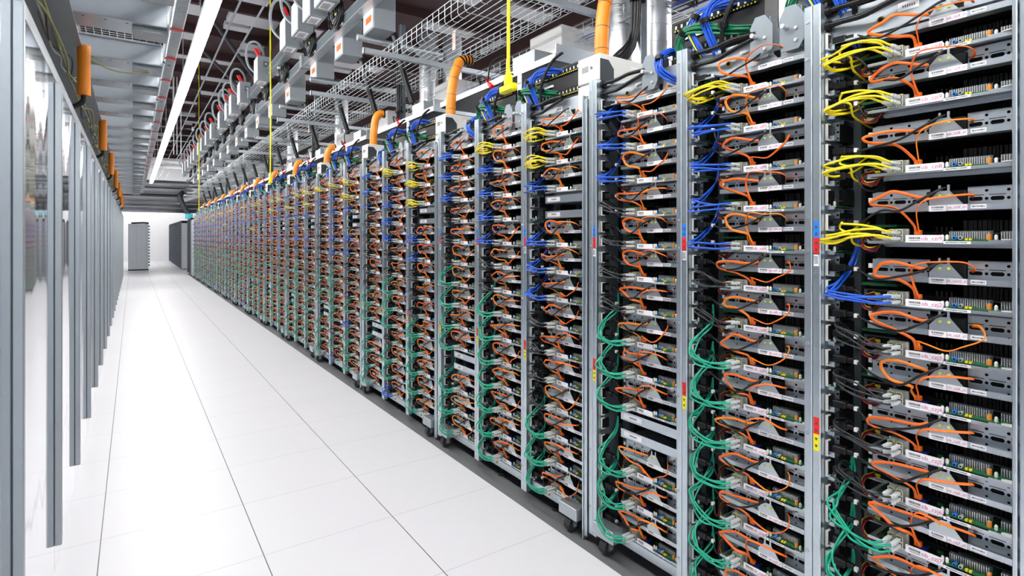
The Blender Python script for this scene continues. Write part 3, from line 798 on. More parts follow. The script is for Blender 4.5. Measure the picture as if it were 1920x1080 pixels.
UB = ub.mesh('corner_plate'); UB2 = ub_b.mesh('rear_plate')
def switch_mb(L):
    b = MB(); b.box(1.86, 2.15, -L, 0, 2.19, 2.375, 'black_plastic')
    for zz in (2.345, 2.232):
        b.box(1.853, 1.86, -L+0.02, -0.02, zz-0.016, zz+0.018, 'dark')
        n = int(L/0.0165)
        for i in range(n):
            y = -0.022 - i*(L-0.044)/n
            b.box(1.8518, 1.8532, y-0.005, y, zz-0.0145, zz-0.009, 'yellow_sticker')
            if i % 2 == 0: b.box(1.8522, 1.8532, y-0.0115, y-0.003, zz-0.004, zz+0.010, 'jack_metal')
    b.box(1.853, 1.86, -0.18, -0.05, 2.285, 2.297, 'white_label')
    return b
SWA = switch_mb(0.44).mesh('network_switch')
def oct_mb(lean):
    b = MB(); y0, y1 = 0.0, 0.088
    b.prism([(y0, 2.125), (y0+0.02, 2.095), (y1-0.004, 2.095), (y1, 2.12), (y1, 2.21), (y1-0.02, 2.245), (y0+0.03, 2.245), (y0, 2.205)], 0, 1.786, 1.789, 'bracket_grey')
    b.box(1.789, 1.87, y0+0.01, y0+0.013, 2.10, 2.235, 'bracket_grey')
    for z in (2.125, 2.165): b.cyl((1.786, 0.03, z), (1.782, 0.03, z), 0.006, 'silver_fin', 10)
    b.cyl((1.786, 0.065, 2.175), (1.760, 0.065, 2.175), 0.008, 'silver_fin', 12)
    return b
OCT = oct_mb(0).mesh('octagonal_bracket')
ub2 = MB(); ub2.box(1.82, 1.823, -0.045, 0.0, 2.2, 2.41, 'zinc'); ub2.box(1.82, 1.85, -0.003, 0.0, 2.2, 2.41, 'zinc')
for z in (2.30, 2.36): ub2.cyl((1.82, -0.015, z), (1.8185, -0.015, z), 0.005, 'dark', 8); ub2.cyl((1.82, -0.032, z), (1.8185, -0.032, z), 0.005, 'dark', 8)
UPR = ub2.mesh('upright_strap')
def loom_mb(paths, N, spread, mk):
    b = MB()
    for i in range(N):
        a = 2*PI*i/N; oy, oz, ox = spread*math.cos(a)*R(0.5, 1.1), spread*math.sin(a)*R(0.5, 1.1), R(-1, 1)*spread*0.6
        p = []
        for j, q in enumerate(paths):
            w = 1.0 if j not in (0,) else 2.4
            p.append((q[0]+ox*w*0.6, q[1]+oy*w, q[2]+oz*(w if j else 0.6)))
        b.tube(p, 0.0034, mk if isinstance(mk, str) else mk[i % len(mk)], 6, 5)
    return b
def strap_mb(p, d, r):
    b = MB(); p = Vector(p); d = Vector(d).normalized(); b.cyl(p-d*0.009, p+d*0.009, r, 'black_plastic', 12); return b
# looms are described from the far end of a switch (y = 0) toward the camera
LOOMS = [
 ('green cable loom', 'deep_green', 15, 0.0185, [(1.845, -0.30, 2.236), (1.815, -0.24, 2.25), (1.790, -0.12, 2.285), (1.785, -0.055, 2.285), (1.800, -0.02, 2.245), (1.81, -0.035, 2.20), (1.83, -0.09, 2.14), (1.86, -0.12, 2.08)], 3),
 ('blue and yellow cable loom', ['blue_cable', 'blue_cable', 'yellow_cable', 'blue_cable', 'blue_cable'], 15, 0.017, [(1.845, -0.22, 2.352), (1.815, -0.18, 2.355), (1.795, -0.11, 2.335), (1.79, -0.085, 2.29), (1.80, -0.10, 2.24), (1.82, -0.13, 2.17), (1.86, -0.15, 2.08)], 2),
 ('dark blue cable loom', 'blue_cable', 13, 0.016, [(1.845, -0.33, 2.352), (1.81, -0.28, 2.362), (1.785, -0.20, 2.352), (1.78, -0.165, 2.30), (1.795, -0.17, 2.25), (1.815, -0.19, 2.18), (1.86, -0.21, 2.08)], 3),
 ('coiled blue cable loom', 'blue_cable', 13, 0.017, [(1.86, 0.05, 2.25), (1.82, 0.055, 2.245), (1.785, 0.07, 2.215), (1.775, 0.065, 2.17), (1.79, 0.035, 2.135), (1.82, 0.0, 2.11), (1.87, -0.03, 2.09)], 2),
 ('black cable loom', 'black_cable', 8, 0.009, [(1.83, -0.37, 2.44), (1.80, -0.33, 2.40), (1.785, -0.28, 2.33), (1.785, -0.245, 2.26), (1.80, -0.23, 2.20), (1.84, -0.22, 2.10)], 3),
]
LM = []
for nm, mk, N, sp, pth, si in LOOMS:
    me = loom_mb(pth, N, sp, mk).mesh('cable_loom')
    a, c = Vector(pth[si]), Vector(pth[si+1])
    LM.append((nm, me, strap_mb(a, c-a, 0.0205).mesh('strap')))
tk = MB()
for z in (2.187, 2.140):
    tk.tube([(1.795, -0.012, z), (1.79, -0.05, z), (1.782, -0.12, z-0.004), (1.782, -0.19, z+0.014 if z < 2.16 else z+0.004), (1.788, -0.27, 2.182 + (z-2.14)*0.25)], 0.0085, 'black_cable', 9, 6)
TKI = []
for z in (2.187, 2.140):
    b = MB(); b.tube([(1.795, -0.006, z), (1.79, -0.05, z), (1.782, -0.12, z-0.004), (1.782, -0.19, z+(0.004 if z > 2.16 else 0.012)), (1.790, -0.285, 2.176 + (z-2.14)*0.3)], 0.0085, 'black_cable', 9, 6)
    b.cyl((1.798, -0.016, z), (1.798, 0.0, z), 0.016, 'black_plastic', 12); b.cyl((1.798, -0.02, z), (1.798, -0.016, z), 0.013, 'black_plastic', 12)
    TKI.append(b.mesh('feed_cable'))
cdb = MB(); cdb.tube([(1.89, 0.075, 2.35), (1.895, 0.080, 2.47), (1.915, 0.083, 2.62), (1.945, 0.085, 2.72), (1.985, 0.085, 2.78), (2.07, 0.085, 2.80)], 0.036, 'conduit_orange', 16, 7)
CDM = cdb.mesh('flexible_conduit')
pc = catmull([(1.89, 0.075, 2.35), (1.895, 0.080, 2.47), (1.915, 0.083, 2.62), (1.945, 0.085, 2.72), (1.985, 0.085, 2.78), (2.07, 0.085, 2.80)], 7)
CDR = []
for i in list(range(3, len(pc)-9, 6)) + list(range(len(pc)-8, len(pc), 2)):
    d = (pc[i]-pc[i-1]).normalized(); h = 0.0015 if i < len(pc)-9 else 0.007
    b = MB(); b.cyl(pc[i]-d*h, pc[i]+d*h, 0.0366 if h < 0.002 else 0.039, 'side_steel' if h < 0.002 else 'black_plastic', 16); CDR.append(b.mesh('cable_tie'))
cds = MB(); cds.tube([(1.89, 0.075, 2.35), (1.895, 0.080, 2.45), (1.905, 0.083, 2.55), (1.92, 0.085, 2.62), (1.95, 0.085, 2.665), (2.0, 0.085, 2.675)], 0.036, 'conduit_orange', 14, 6)
cds.cyl((1.99, 0.085, 2.674), (2.002, 0.085, 2.675), 0.039, 'black_plastic', 14)
CDS = cds.mesh('flexible_conduit')
RK = lambda r: nth(r) + ' rack from the camera'
for r in range(NR):
    dy = 1.66*r
    if r > 0:
        t = thing('power_unit', f'cream two-module power unit on top of the {RK(r)}', 'power unit', (0, 0.372+dy, 0), 'power units on the racks')
        put('lower_module', UL, t); put('upper_module', UU, t); put('corner_plate', UB, t)['label'] = 'dark grey corner plate'; put('rear_plate', UB2, t)['label'] = 'dark grey rear plate'
        t = put('flexible_conduit', CDM if r < 3 else CDS, None, (0, 0.372+dy, 0 if r < 4 else -0.12)); tag(t, f'orange flexible conduit rising from the power unit of the {RK(r)}', 'conduit', 'orange conduits over the racks')
        if r < 3:
            for c in CDR: put('cable_tie', c, t)['label'] = 'black tie'
    for q, (y, bay) in enumerate(((0.985, 'near'), (1.625, 'middle'))):
        kk = 3*r + q
        o = put('network_switch', SWA, None, (0, y+dy, 0)); tag(o, f'black network switch with yellow port marks above the {where(kk)}', 'switch', 'network switches on the racks')
        o = put('switch_bracket', OCT, None, (0, y + (0.008 if q == 0 else -0.517)+dy, 0)); tag(o, f'grey octagonal bracket {("beyond","before")[q]} the switch above the {where(kk)}', 'bracket', 'octagonal switch brackets')
        if r < 10:
            for i, (nm, me, st) in enumerate(LM):
                if (i >= 3 and r > 5) or (i == 3 and q == 0): continue
                o = put('cable_loom', me, None, (0, y+dy+(0.085, -0.07)[q], 0)); tag(o, f'{nm} hanging from the switch above the {where(kk)}', 'cable loom', 'cable looms on the network switches')
                if r < 6: put('strap', st, o)['label'] = 'black strap'
        else:
            for i in (0, 1): tag(put('cable_loom', LM[i][1], None, (0, y+dy+(0.085, -0.07)[q], 0)), f'{LM[i][0]} hanging from the switch above the {where(kk)}', 'cable loom', 'cable looms on the network switches')
    tag(put('upright_strap', UPR, None, (0, 1.108+dy, 0)), f'perforated grey strap standing between the two switches of the {RK(r)}', 'strap')
    o = put('switch_bracket', OCT, None, (0, 1.640+dy, 0)); tag(o, f'grey octagonal bracket by the last switch of the {RK(r)}', 'bracket', 'octagonal switch brackets')
    if r < 8:
        for k in range(3):
            for q in (0, 1): tag(put('feed_cable', TKI[q], None, (0, YP(k)+dy, 0)), f'{("upper","lower")[q]} thick black feed cable at the post top, {where(3*r+k)}', 'cable', 'thick feed cables on the rack tops')

# white troughs over the racks
def trough_mb():
    b = MB(); b.box(1.99, 2.0, 0, 1.52, 2.50, 2.54, 'white_paint'); b.box(2.0, 2.38, 0, 1.52, 2.495, 2.50, 'side_steel'); b.box(2.37, 2.38, 0, 1.52, 2.5, 2.56, 'zinc')
    b.box(2.0, 2.38, 0.0, 0.006, 2.50, 2.60, 'zinc'); return b
TRM = trough_mb().mesh('cable_trough')
jb = MB(); jb.bbox(2.02, 2.2, 0.25, 0.50, 2.50, 2.64, 0.004, 'enclosure'); jb.box(2.0195, 2.02, 0.3, 0.4, 2.55, 2.60, 'white_label'); JB = jb.mesh('junction_box')
rc = [MB() for _ in range(2)]
rc[0].tube([(2.04, 0.95, 2.54), (2.0, 0.90, 2.60), (1.985, 0.82, 2.585), (1.985, 0.74, 2.52)], 0.006, 'black_cable', 7, 6); rc[0].cyl((1.985, 0.74, 2.52), (1.985, 0.70, 2.49), 0.016, 'red', 10)
rc[1].tube([(2.1, 0.6, 2.64), (2.05, 0.64, 2.70), (1.99, 0.72, 2.66), (2.01, 0.80, 2.57)], 0.005, 'black_cable', 7, 6); rc[1].cyl((2.01, 0.80, 2.57), (2.02, 0.83, 2.555), 0.014, 'red', 10)
RC = [b.mesh('power_lead') for b in rc]
wbx = MB(); wbx.bbox(2.4, 2.75, 0.04, 0.43, 2.62, 2.945, 0.006, 'white_paint'); WBX = wbx.mesh('white_enclosure')
for r in range(1, NR):
    dy = 1.66*(r-1)
    tag(put('cable_trough', TRM, None, (0, 2.63+dy, 0)), f'white-edged cable trough running above the {RK(r)}', 'trough', 'cable troughs above the racks')
    tag(put('junction_box', JB, None, (0, 2.63+dy, 0)), f'grey junction box in the trough above the {RK(r)}', 'box', 'junction boxes in the troughs')
    if r < 9:
        for q in (0, 1): tag(put('power_lead', RC[q], None, (0, 2.63+dy, 0)), f'{("drooping","looped")[q]} black lead with red plug by the trough of the {RK(r)}', 'lead', 'red-plugged leads at the troughs')
    tag(put('white_enclosure', WBX, None, (0, 3.05+dy, 0)), f'white enclosure hanging behind the trough of the {RK(r)}', 'enclosure', 'white enclosures above the racks')

# ------------------------------------------------------------------ wire basket over the racks
def basket(name, x0, x1, zb, zt, ya, yb, zr, step, left=True, right=True, label='', r=0.0026):
    b = MB(); n = 5
    xs = [x0 + (x1-x0)*i/11 for i in range(12)]
    for x in xs: b.cyl((x, ya, zb), (x, yb, zb), r, 'wire', n)
    for x, on in ((x0, left), (x1, right)):
        if on:
            for z in (zb+(zt-zb)*0.38, zb+(zt-zb)*0.72): b.cyl((x, ya, z), (x, yb, z), r, 'wire', n)
            b.cyl((x, ya, zt), (x, yb, zt), r*1.15, 'wire', n)
    y = ya; nw = 0
    while y < yb:
        full = [(x0, y, zb+0.02), (x0+0.02, y, zb-0.003), (x1-0.02, y, zb-0.003), (x1, y, zb+0.02)]
        if not (left and right) or nw % 4 == 0: b.tube(([(x0, y, zt)] if left else []) + full + ([(x1, y, zt)] if right else []), r, 'wire', 5, 0)
        else:
            b.tube([(x0, y, zt), (x0, y, zb+0.02), (x0+0.02, y, zb-0.003), (x0+0.06, y, zb-0.003)], r, 'wire', 5, 0)
            b.tube([(x1, y, zt), (x1, y, zb+0.02), (x1-0.02, y, zb-0.003), (x1-0.06, y, zb-0.003)], r, 'wire', 5, 0)
        y += step; nw += 1
    return tag(b.build(name), label, 'cable basket')
basket('wire_basket', 1.81, 2.40, 2.99, 3.135, 0.2, 25.0, 0, 0.10, label='long galvanised wire basket tray running over the racks')
b = MB()
basket('wire_basket', 2.52, 2.85, 2.84, 2.95, 2.3, 25.0, 0, 0.10, label='narrower wire basket behind and below the main basket over the racks')
for i in range(10):
    b = MB(); y = 0.5
    xx = 2.55 + 0.028*i
    pts = []
    while y < 24: pts.append((xx+R(-0.02, 0.02), y, 2.855+R(0, 0.03))); y += 0.9
    b.tube(pts, 0.004, random.choice(['blue_cable', 'blue_cable', 'white_plastic', 'grey_cable']), 5, 3)
    tag(b.build('trunk_cable'), 'thin blue, white or grey cable lying in the narrower basket', 'cable', 'cables lying in the narrower basket')
sb = MB(); sb.box(1.50, 2.95, -0.02, 0.02, 2.942, 2.982, 'zinc'); sb.box(1.49, 1.50, -0.022, 0.022, 2.938, 2.986, 'strip_steel')
SB = sb.mesh('strut_channel')
sb2 = MB(); sb2.cyl((1.62, 0, 3.25), (2.45, 0, 3.25), 0.028, 'zinc', 10); 
SB2 = sb2.mesh('support_arm')
for i in range(15):
    y = 1.2 + 1.66*i
    tag(put('strut_channel', SB, None, (0, y, 0)), f'grey strut channel crossing beneath the basket, {nth(i)} from the camera', 'strut', 'strut channels under the basket')
    if i: 
        tag(put('support_arm', SB2, None, (0, y+0.55, 0)), f'grey support arm from the busway to the basket, {nth(i-1)} from the camera', 'arm', 'support arms at the basket')
b = MB(); b.box(1.96, 1.963, 0, 0.05, 2.80, 2.945, 'pinkish'); tag(b.build('paper_tag', None, (0, 3.83, 0.08)), 'pinkish paper tag hanging under the basket near the nearest pull cord', 'tag')
b = MB(); b.box(1.96, 1.963, 0, 0.05, 2.82, 2.945, 'pinkish'); tag(b.build('paper_tag', None, (0, 8.2, 0.08)), 'pinkish paper tag hanging under the basket far down the row', 'tag')
# uprights, black cable drop, silver ducts, beams behind the racks
def upright(x, y, z0, z1): 
    b = MB(); b.box(-0.025, 0.025, -0.02, 0.02, z0, z1, 'strip_steel'); b.box(-0.03, -0.025, -0.025, 0.025, z0, z1, 'zinc'); return b
UPM = upright(0, 0, 2.17, 3.6).mesh('strut_post')
for i in range(7):
    tag(put('strut_post', UPM, None, (2.2, 2.137+3.32*i, 0)), f'vertical strut post rising behind the racks, {nth(i)} from the camera', 'post', 'strut posts behind the racks')
DUM = MB(); DUM.cyl((0, 0, 2.16), (0, 0, 3.6), 0.10, 'duct_silver', 28)
for i in range(14): DUM.cyl((0, 0, 2.2+i*0.1), (0, 0, 2.206+i*0.1), 0.1025, 'duct_silver', 28)
DUM = DUM.mesh('silver_duct')
for i, (x, y) in enumerate(((2.5, 2.32), (2.6, 2.70), (2.55, 5.6), (2.78, 5.5), (2.6, 8.9), (2.6, 12.2))):
    tag(put('silver_duct', DUM, None, (x, y, 0)), f'shiny silver vertical duct behind the racks, {nth(i)} from the camera', 'duct', 'silver ducts behind the racks')
for i in range(4):
    b = MB(); yy = 2.137+3.32*i
    for j in range(9):
        o1, o2 = R(-0.035, 0.035), R(-0.03, 0.03)
        b.tube([(2.16+o1*0.7, yy-0.02+o2*0.7, 3.25), (2.155+o1*0.7, yy-0.02+o2*0.7, 2.70), (2.15+o1*0.6, yy-0.01+o2*0.6, 2.54), (2.12+o1, yy+0.0, 2.45+o2*0.8), (2.06+o1, yy+0.02, 2.39+o2*0.8), (2.02+o1, yy+0.03+o2, 2.35)], 0.0085, 'black_cable', 7, 6)
    o = b.build('black_cable_drop'); tag(o, f'tied black cables dropping down a strut post, {nth(i)} drop from the camera', 'cable drop', 'black cable drops at the strut posts')
    put('tie', strap_mb((2.155, yy-0.02, 2.72), (0, 0, 1), 0.042).mesh('tie'), o)
b = MB(); b.box(1.9, 4.0, 1.2, 1.26, 2.62, 2.70, 'zinc'); tag(b.build('cross_beam', None, (0, 0.42, 0.02)), 'galvanised cross beam behind the near switches', 'beam')
b = MB(); b.bbox(2.3, 3.4, 1.05, 1.5, 2.75, 2.82, 0.004, 'enclosure'); tag(b.build('duct_panel', None, (0, 0.25, 0.0)), 'pale grey panel overhead above the near cross beam', 'panel')

# ------------------------------------------------------------------ busways with boxes
def rail(name, x, z, ya, yb, label, sec):
    b = MB(); b.box(x-0.04, x+0.04, ya, yb, z-0.05, z+0.05, 'strip_steel'); b.box(x-0.045, x+0.045, ya, yb, z-0.055, z-0.045, 'zinc'); b.box(x-0.045, x+0.045, ya, yb, z+0.045, z+0.055, 'zinc')
    y = ya + 1.0
    while y < yb: b.box(x-0.066, x+0.066, y, y+0.10, z-0.072, z+0.072, 'enclosure'); y += sec
    return tag(b.build(name), label, 'busway')
rail('busway', 1.54, 3.75, 3.0, 25.0, 'overhead busway rail carrying the red-handled switch boxes', 3.0)
rail('busway', 1.655, 3.52, 3.0, 25.0, 'second overhead busway rail with coiled cables and stickered boxes', 3.0)
tb_ = MB(); tb_.bbox(-0.07, 0.085, 0.03, 0.33, -0.17, 0.17, 0.005, 'enclosure'); tb_.box(-0.0725, -0.0695, 0.04, 0.32, -0.16, 0.16, 'white_paint')  # thin white sheet paints the strip light's brightness on the aisle-facing side
tb_.box(0.0, 0.06, 0.026, 0.031, 0.02, 0.10, 'strip_steel'); tb_.cyl((0.03, 0.026, 0.06), (0.03, 0.005, 0.06), 0.014, 'silver_fin', 10)
TB = tb_.mesh('enclosure')
tl = MB(); tl.box(-0.045, 0.055, 0.08, 0.28, -0.1722, -0.1698, 'white_label')
for i in range(7): tl.box(-0.035+i*0.010, -0.031+i*0.010, 0.12, 0.26, -0.173, -0.1720, 'ink')
TLb = tl.mesh('rating_label')
th = MB(); th.prism([(-0.05, 0.13), (-0.015, 0.15), (-0.07, 0.265), (-0.115, 0.255)], 1, 0.035, 0.07, 'red'); TH = th.mesh('handle')
tc_ = MB(); tc_.tube([(0.02, 0.10, 0.16), (0.0, 0.12, 0.30), (-0.06, 0.20, 0.40), (-0.13, 0.32, 0.40), (-0.15, 0.46, 0.28), (-0.10, 0.52, 0.12), (0.03, 0.50, 0.0)], 0.017, 'enclosure', 10, 6); TCc = tc_.mesh('flexible_whip')
t1 = thing('tap_off_box', 'x', 'switch box', (0, 0, 0), 'red-handled switch boxes on the busway')
put('enclosure', TB, t1)['label'] = 'grey metal enclosure'; put('rating_label', TLb, t1); put('handle', TH, t1)['label'] = 'red handle'; put('flexible_whip', TCc, t1)
ys = [5.30, 5.75, 6.25, 6.85, 8.60, 10.2, 11.2, 11.8, 12.85, 14.3, 15.4, 16.5, 17.4, 18.7, 19.6, 20.7, 21.9, 23.0]
for i, y in enumerate(ys):
    lb = f'grey switch box with red handle on the busway, {nth(i)} from the camera'
    if i == 0: t1.location = (1.46, y, 3.80); t1['label'] = lb; 
    else: dup(t1, (1.46, y, 3.80), lb)
bx = MB(); bx.bbox(0, 0.20, 0, 0.28, -0.19, 0.19, 0.005, 'enclosure'); BX = bx.mesh('enclosure')
bl = MB(); bl.box(-0.002, 0.0, 0.02, 0.26, -0.17, 0.13, 'white_label'); bl.box(-0.003, -0.0019, 0.05, 0.20, -0.12, -0.06, 'orange_cable'); bl.box(-0.003, -0.0019, 0.05, 0.20, -0.01, 0.09, 'side_steel'); BLb = bl.mesh('warning_sticker')
bc = MB(); bc.tube([(0.10, 0.14, -0.12), (0.16, 0.10, -0.02), (0.22, 0.08, -0.20), (0.30, 0.05, -0.55), (0.36, 0.0, -0.8)], 0.028, 'black_cable', 9, 6); BCb = bc.mesh('outgoing_cable')
t2 = thing('busway_box', 'x', 'box', (0, 0, 0), 'stickered boxes on the second busway')
put('enclosure', BX, t2); put('warning_sticker', BLb, t2)['label'] = 'white and orange sticker'; put('outgoing_cable', BCb, t2)['label'] = 'black outgoing cable'
co_ = MB()
for j in range(9):
    P = []
    rr, oy, oz = R(0.09, 0.18), R(-0.05, 0.05), R(-0.04, 0.04); ph = R(0, 6)
    for i in range(14): a = ph + 2*PI*i/9; P.append((R(-0.015, 0.015)+0.02*math.cos(a*0.7), oy+rr*math.cos(a), oz+rr*0.9*math.sin(a)))
    co_.tube(P, 0.010, random.choice(['black_cable', 'black_cable', 'black_cable', 'black_cable', 'grey_cable', 'strip_steel']), 6, 3)
for j in range(5): co_.cbox(R(-0.05, 0.05), R(-0.1, 0.1), R(-0.1, 0.1), R(0.02, 0.04), R(0.02, 0.07), R(0.015, 0.05), random.choice(['black_plastic', 'white_plastic', 'white_plastic', 'led']))
COI = co_.mesh('coiled_cable')
wy = [4.85, 5.75, 6.75, 8.1, 9.3, 10.4, 11.6, 12.8, 14.1, 15.4, 16.8, 18.2, 19.7, 21.2, 22.8]
for i, y in enumerate(wy):
    lb = f'grey box with orange sticker on the second busway, {nth(i)} from the camera'
    if i == 0: t2.location = (1.692, y, 3.48); t2['label'] = lb
    else: dup(t2, (1.692, y, 3.48), lb)
    tag(put('coiled_cable', COI, None, (1.585, y-0.15, 3.60)), f'tangled black cable coil beside the stickered busway box, {nth(i)} from the camera', 'cable coil', 'tangled coils on the second busway')

# ------------------------------------------------------------------ lamp, pipes, cords
t = thing('strip_light', 'long bright fluorescent strip light hanging along the aisle', 'light', (0.545, 0, 3.4))
b = MB(); b.box(-0.055, 0.055, -4.0, 25.0, 0.03, 0.075, 'white_paint'); b.build('housing', t)
b = MB(); b.prism([(-0.052, 0.030), (-0.040, -0.004), (0.0, -0.014), (0.040, -0.004), (0.052, 0.030)], 1, -4.0, 25.0, 'lamp'); b.build('diffuser', t)
hp = MB()
for i in range(12): hp.cyl((0.0, -3+2.4*i, 0.07), (0.0, -3+2.4*i, 2.75), 0.004, 'zinc', 6)
hp.build('hanger_rod', t)
for i, x in enumerate((5.2, -3.8)):  # fill strips added to light the overhead gear from the sides
    t = thing('strip_light', ('added fill strip light over the next aisle beyond the racks', 'added fill strip light over the neighbouring aisle behind the panels')[i], 'light', (x, 0, 3.6))
    b = MB(); b.box(-0.055, 0.055, -4.0, 25.0, 0.03, 0.075, 'white_paint'); b.build('housing', t)
    b = MB(); b.prism([(-0.052, 0.030), (-0.040, -0.004), (0.0, -0.014), (0.040, -0.004), (0.052, 0.030)], 1, -4.0, 25.0, 'lamp'); b.build('diffuser', t)
t = thing('strip_light', 'added fill strip light crossing the far end near the far wall', 'light', (0.5, 39.0, 4.4))  # lamp added to brighten the far wall
b = MB(); b.box(-3, 3, -0.055, 0.055, 0.03, 0.075, 'white_paint'); b.build('housing', t)
b = MB(); b.prism([(-0.052, 0.030), (-0.040, -0.004), (0.0, -0.014), (0.040, -0.004), (0.052, 0.030)], 0, -3, 3, 'lamp'); b.build('diffuser', t)
t = thing('strip_light', 'added fill strip light crossing the far end above the silver pipes', 'light', (0.5, 35.0, 4.1))  # another added lamp, tucked above the pipes, brightening the far wall
b = MB(); b.box(-3, 3, -0.055, 0.055, 0.03, 0.075, 'white_paint'); b.build('housing', t)
b = MB(); b.prism([(-0.052, 0.030), (-0.040, -0.004), (0.0, -0.014), (0.040, -0.004), (0.052, 0.030)], 0, -3, 3, 'lamp'); b.build('diffuser', t)
for i, (x, z) in enumerate(((1.12, 4.5), (1.39, 4.5))):
    b = MB(); b.cyl((x, 1, z), (x, 40, z), 0.014, 'enclosure', 8); tag(b.build('ceiling_conduit'), f'thin grey conduit along the ceiling, {("nearer","farther")[i]} to the strip light', 'conduit')
for i, (x0, z0, x1, z1, y) in enumerate(((1.0, 5.8, 2.6, 3.6, 12.2), (1.2, 5.8, 3.2, 3.8, 15.0), (2.4, 5.6, 3.0, 2.9, 14.2), (2.9, 5.6, 2.2, 3.3, 18.0))):
    b = MB(); b.tube([(x0, y, z0), (x1, y, z1)], 0.035, 'side_steel', 6, 1); tag(b.build('brace'), f'dark diagonal ceiling brace, {nth(i)} from the camera', 'brace', 'dark ceiling braces')
CY = [2.205, 7.80, 17.3]
for i, y in enumerate(CY):
    t = thing('pull_cord', ('yellow cord with tee grip hanging nearest the camera', 'yellow cord with tee grip hanging mid-row in front of racks', 'yellow cord with tee grip hanging far down the row')[i], 'pull cord', (1.4, y, 2.153), 'yellow pull cords')
    b = MB(); b.tube([(0, 0, 0.03), (0.004, 0.0, 0.9), (0, 0, 2.0), (0, 0, 4.0)], 0.0082, 'pull_yellow', 8, 6); b.build('cord', t)
    b = MB(); b.bbox(-0.017, 0.017, -0.058, 0.058, -0.02, 0.014, 0.006, 'pull_yellow'); b.bbox(-0.014, 0.014, -0.021, 0.021, 0.012, 0.062, 0.005, 'pull_yellow'); b.cyl((0, 0, 0.06), (0, 0, 0.11), 0.013, 'pull_yellow', 10, 0.008); b.build('tee_grip', t)
    if i == 2:
        b = MB(); b.cbox(0.0, 0, 2.05, 0.22, 0.20, 0.16, 'dark'); b.cyl((-0.16, 0, 2.12), (-0.10, 0, 2.12), 0.05, 'white_plastic', 12); b.cyl((0.02, 0, 2.1), (0.02, 0, 3.9), 0.015, 'dark', 8); b.build('reel', t)['label'] = 'black reel'

# ------------------------------------------------------------------ left containment
PY = [2.15, 3.21] + [4.27+1.055*i for i in range(19)]
lp = MB(); lp.bbox(0.0005, 0.025, 0.0, 0.03, 0.13, 2.13, 0.0025, 'panel_aluminium')
lps = lp.mesh('panel_post')
for i, y in enumerate(PY):
    tag(put('panel_post', lps, None, (-0.272, y, 0)), f'aluminium post on the glossy panels, {nth(i)} from the camera', 'post', 'aluminium posts of the glossy panels')
gp = MB(); gp.box(-0.006, 0.0, 0.002, 1.053, 0.012, 2.15, 'glossy_panel'); GP = gp.mesh('glossy_panel')
for i in range(22):
    y = (0.04 + 1.055*i) + 0.02
    tag(put('glossy_panel', GP, None, (-0.272, y, 0)), f'glossy reflective containment panel, {nth(i)} along the aisle', 'panel', 'glossy containment panels')
b = MB(); b.box(-0.285, -0.271, 0.0, 24.2, 2.15, 2.20, 'trough_metal'); b.box(-0.36, -0.285, 0.0, 24.2, 2.215, 2.235, 'trough_metal'); tag(b.build('top_rail'), 'long metal rail along the top of the glossy panels', 'rail')
b = MB(); b.box(-0.55, -0.31, 0.0, 24.2, 2.9, 2.91, 'trough_metal'); b.box(-0.75, -0.55, 0.0, 24.2, 2.3, 2.9, 'enclosure'); tag(b.build('header_panel'), 'long grey header panel above and behind the glossy panels', 'panel')
b = MB(); b.box(-1.3, -0.34, 0.0, 24.2, 0.0, 2.10, 'side_steel'); tag(b.build('rack_backs'), 'dark rack row enclosed behind the glossy panels', 'rack row')
# overhead troughs on the left
def lt_mb():
    b = MB()
    b.box(-0.36, 0.20, 0, 0.006, 2.97, 3.14, 'trough_metal'); b.box(-0.36, 0.20, 0.0, 0.30, 2.965, 2.972, 'trough_metal'); b.box(-0.36, 0.20, 0.294, 0.30, 2.97, 3.14, 'trough_metal')
    b.box(-0.36, 0.20, -0.03, 0.0, 3.13, 3.14, 'trough_metal')
    for i in range(3): b.box(-0.28+i*0.12, -0.265+i*0.12, 0.05, 0.06, 2.9635, 2.966, 'dark')
    return b
def lt_end(): 
    b = MB(); b.bbox(0.0, 0.21, 0.06, 0.27, 2.925, 2.966, 0.003, 'enclosure'); b.box(0.20, 0.212, -0.005, 0.305, 2.96, 3.15, 'zinc'); return b
LT, LE = lt_mb().mesh('channel'), lt_end().mesh('end_box')
lw = MB(); lw.tube([(0.205, 0.15, 3.05), (0.27, 0.14, 3.02), (0.29, 0.13, 3.08), (0.27, 0.12, 3.14)], 0.008, 'black_cable', 7, 5); LW = lw.mesh('end_lead')
i = 0; y = 2.3
while y < 25:
    t = thing('overhead_channel', f'grey sheet-metal channel spanning overhead on the left, {nth(i)} from the camera', 'channel', (0, y, 0), 'overhead sheet-metal channels')
    put('channel', LT, t); put('end_box', LE, t); 
    if i % 2 == 0: put('end_lead', LW, t)['label'] = 'black lead'
    i += 1; y += 0.86 if i % 4 else 1.12
basket('wire_basket', 0.235, 0.30, 3.02, 3.27, 0.5, 25.0, 0, 0.085, label='galvanised wire ladder along the ends of the overhead channels', r=0.0036)
basket('wire_basket', -0.36, 0.20, 3.16, 3.22, 0.5, 25.0, 0, 0.06, left=False, right=False, label='flat wire mesh lying over the overhead channels')
b = MB(); b.box(0.33, 0.352, 0.3, 25.2, 3.24, 3.275, 'post_steel'); tag(b.build('edge_rail'), 'pale rail along the edge of the overhead channels beside the strip light', 'rail')
for i in range(16):
    b = MB(); b.box(0.222, 0.306, 0, 0.05, 3.006, 3.012, 'red'); tag(b.build('red_tag', None, (0, 3.3+0.85*i, 0)), f'small red tag on the overhead wire ladder, {nth(i)} from the camera', 'tag', 'red tags on the wire ladder')
lc = MB(); lc.cyl((0, 0, 2.54), (0, 0, 2.92), 0.042, 'conduit_orange', 20)
LC = lc.mesh('flexible_conduit')
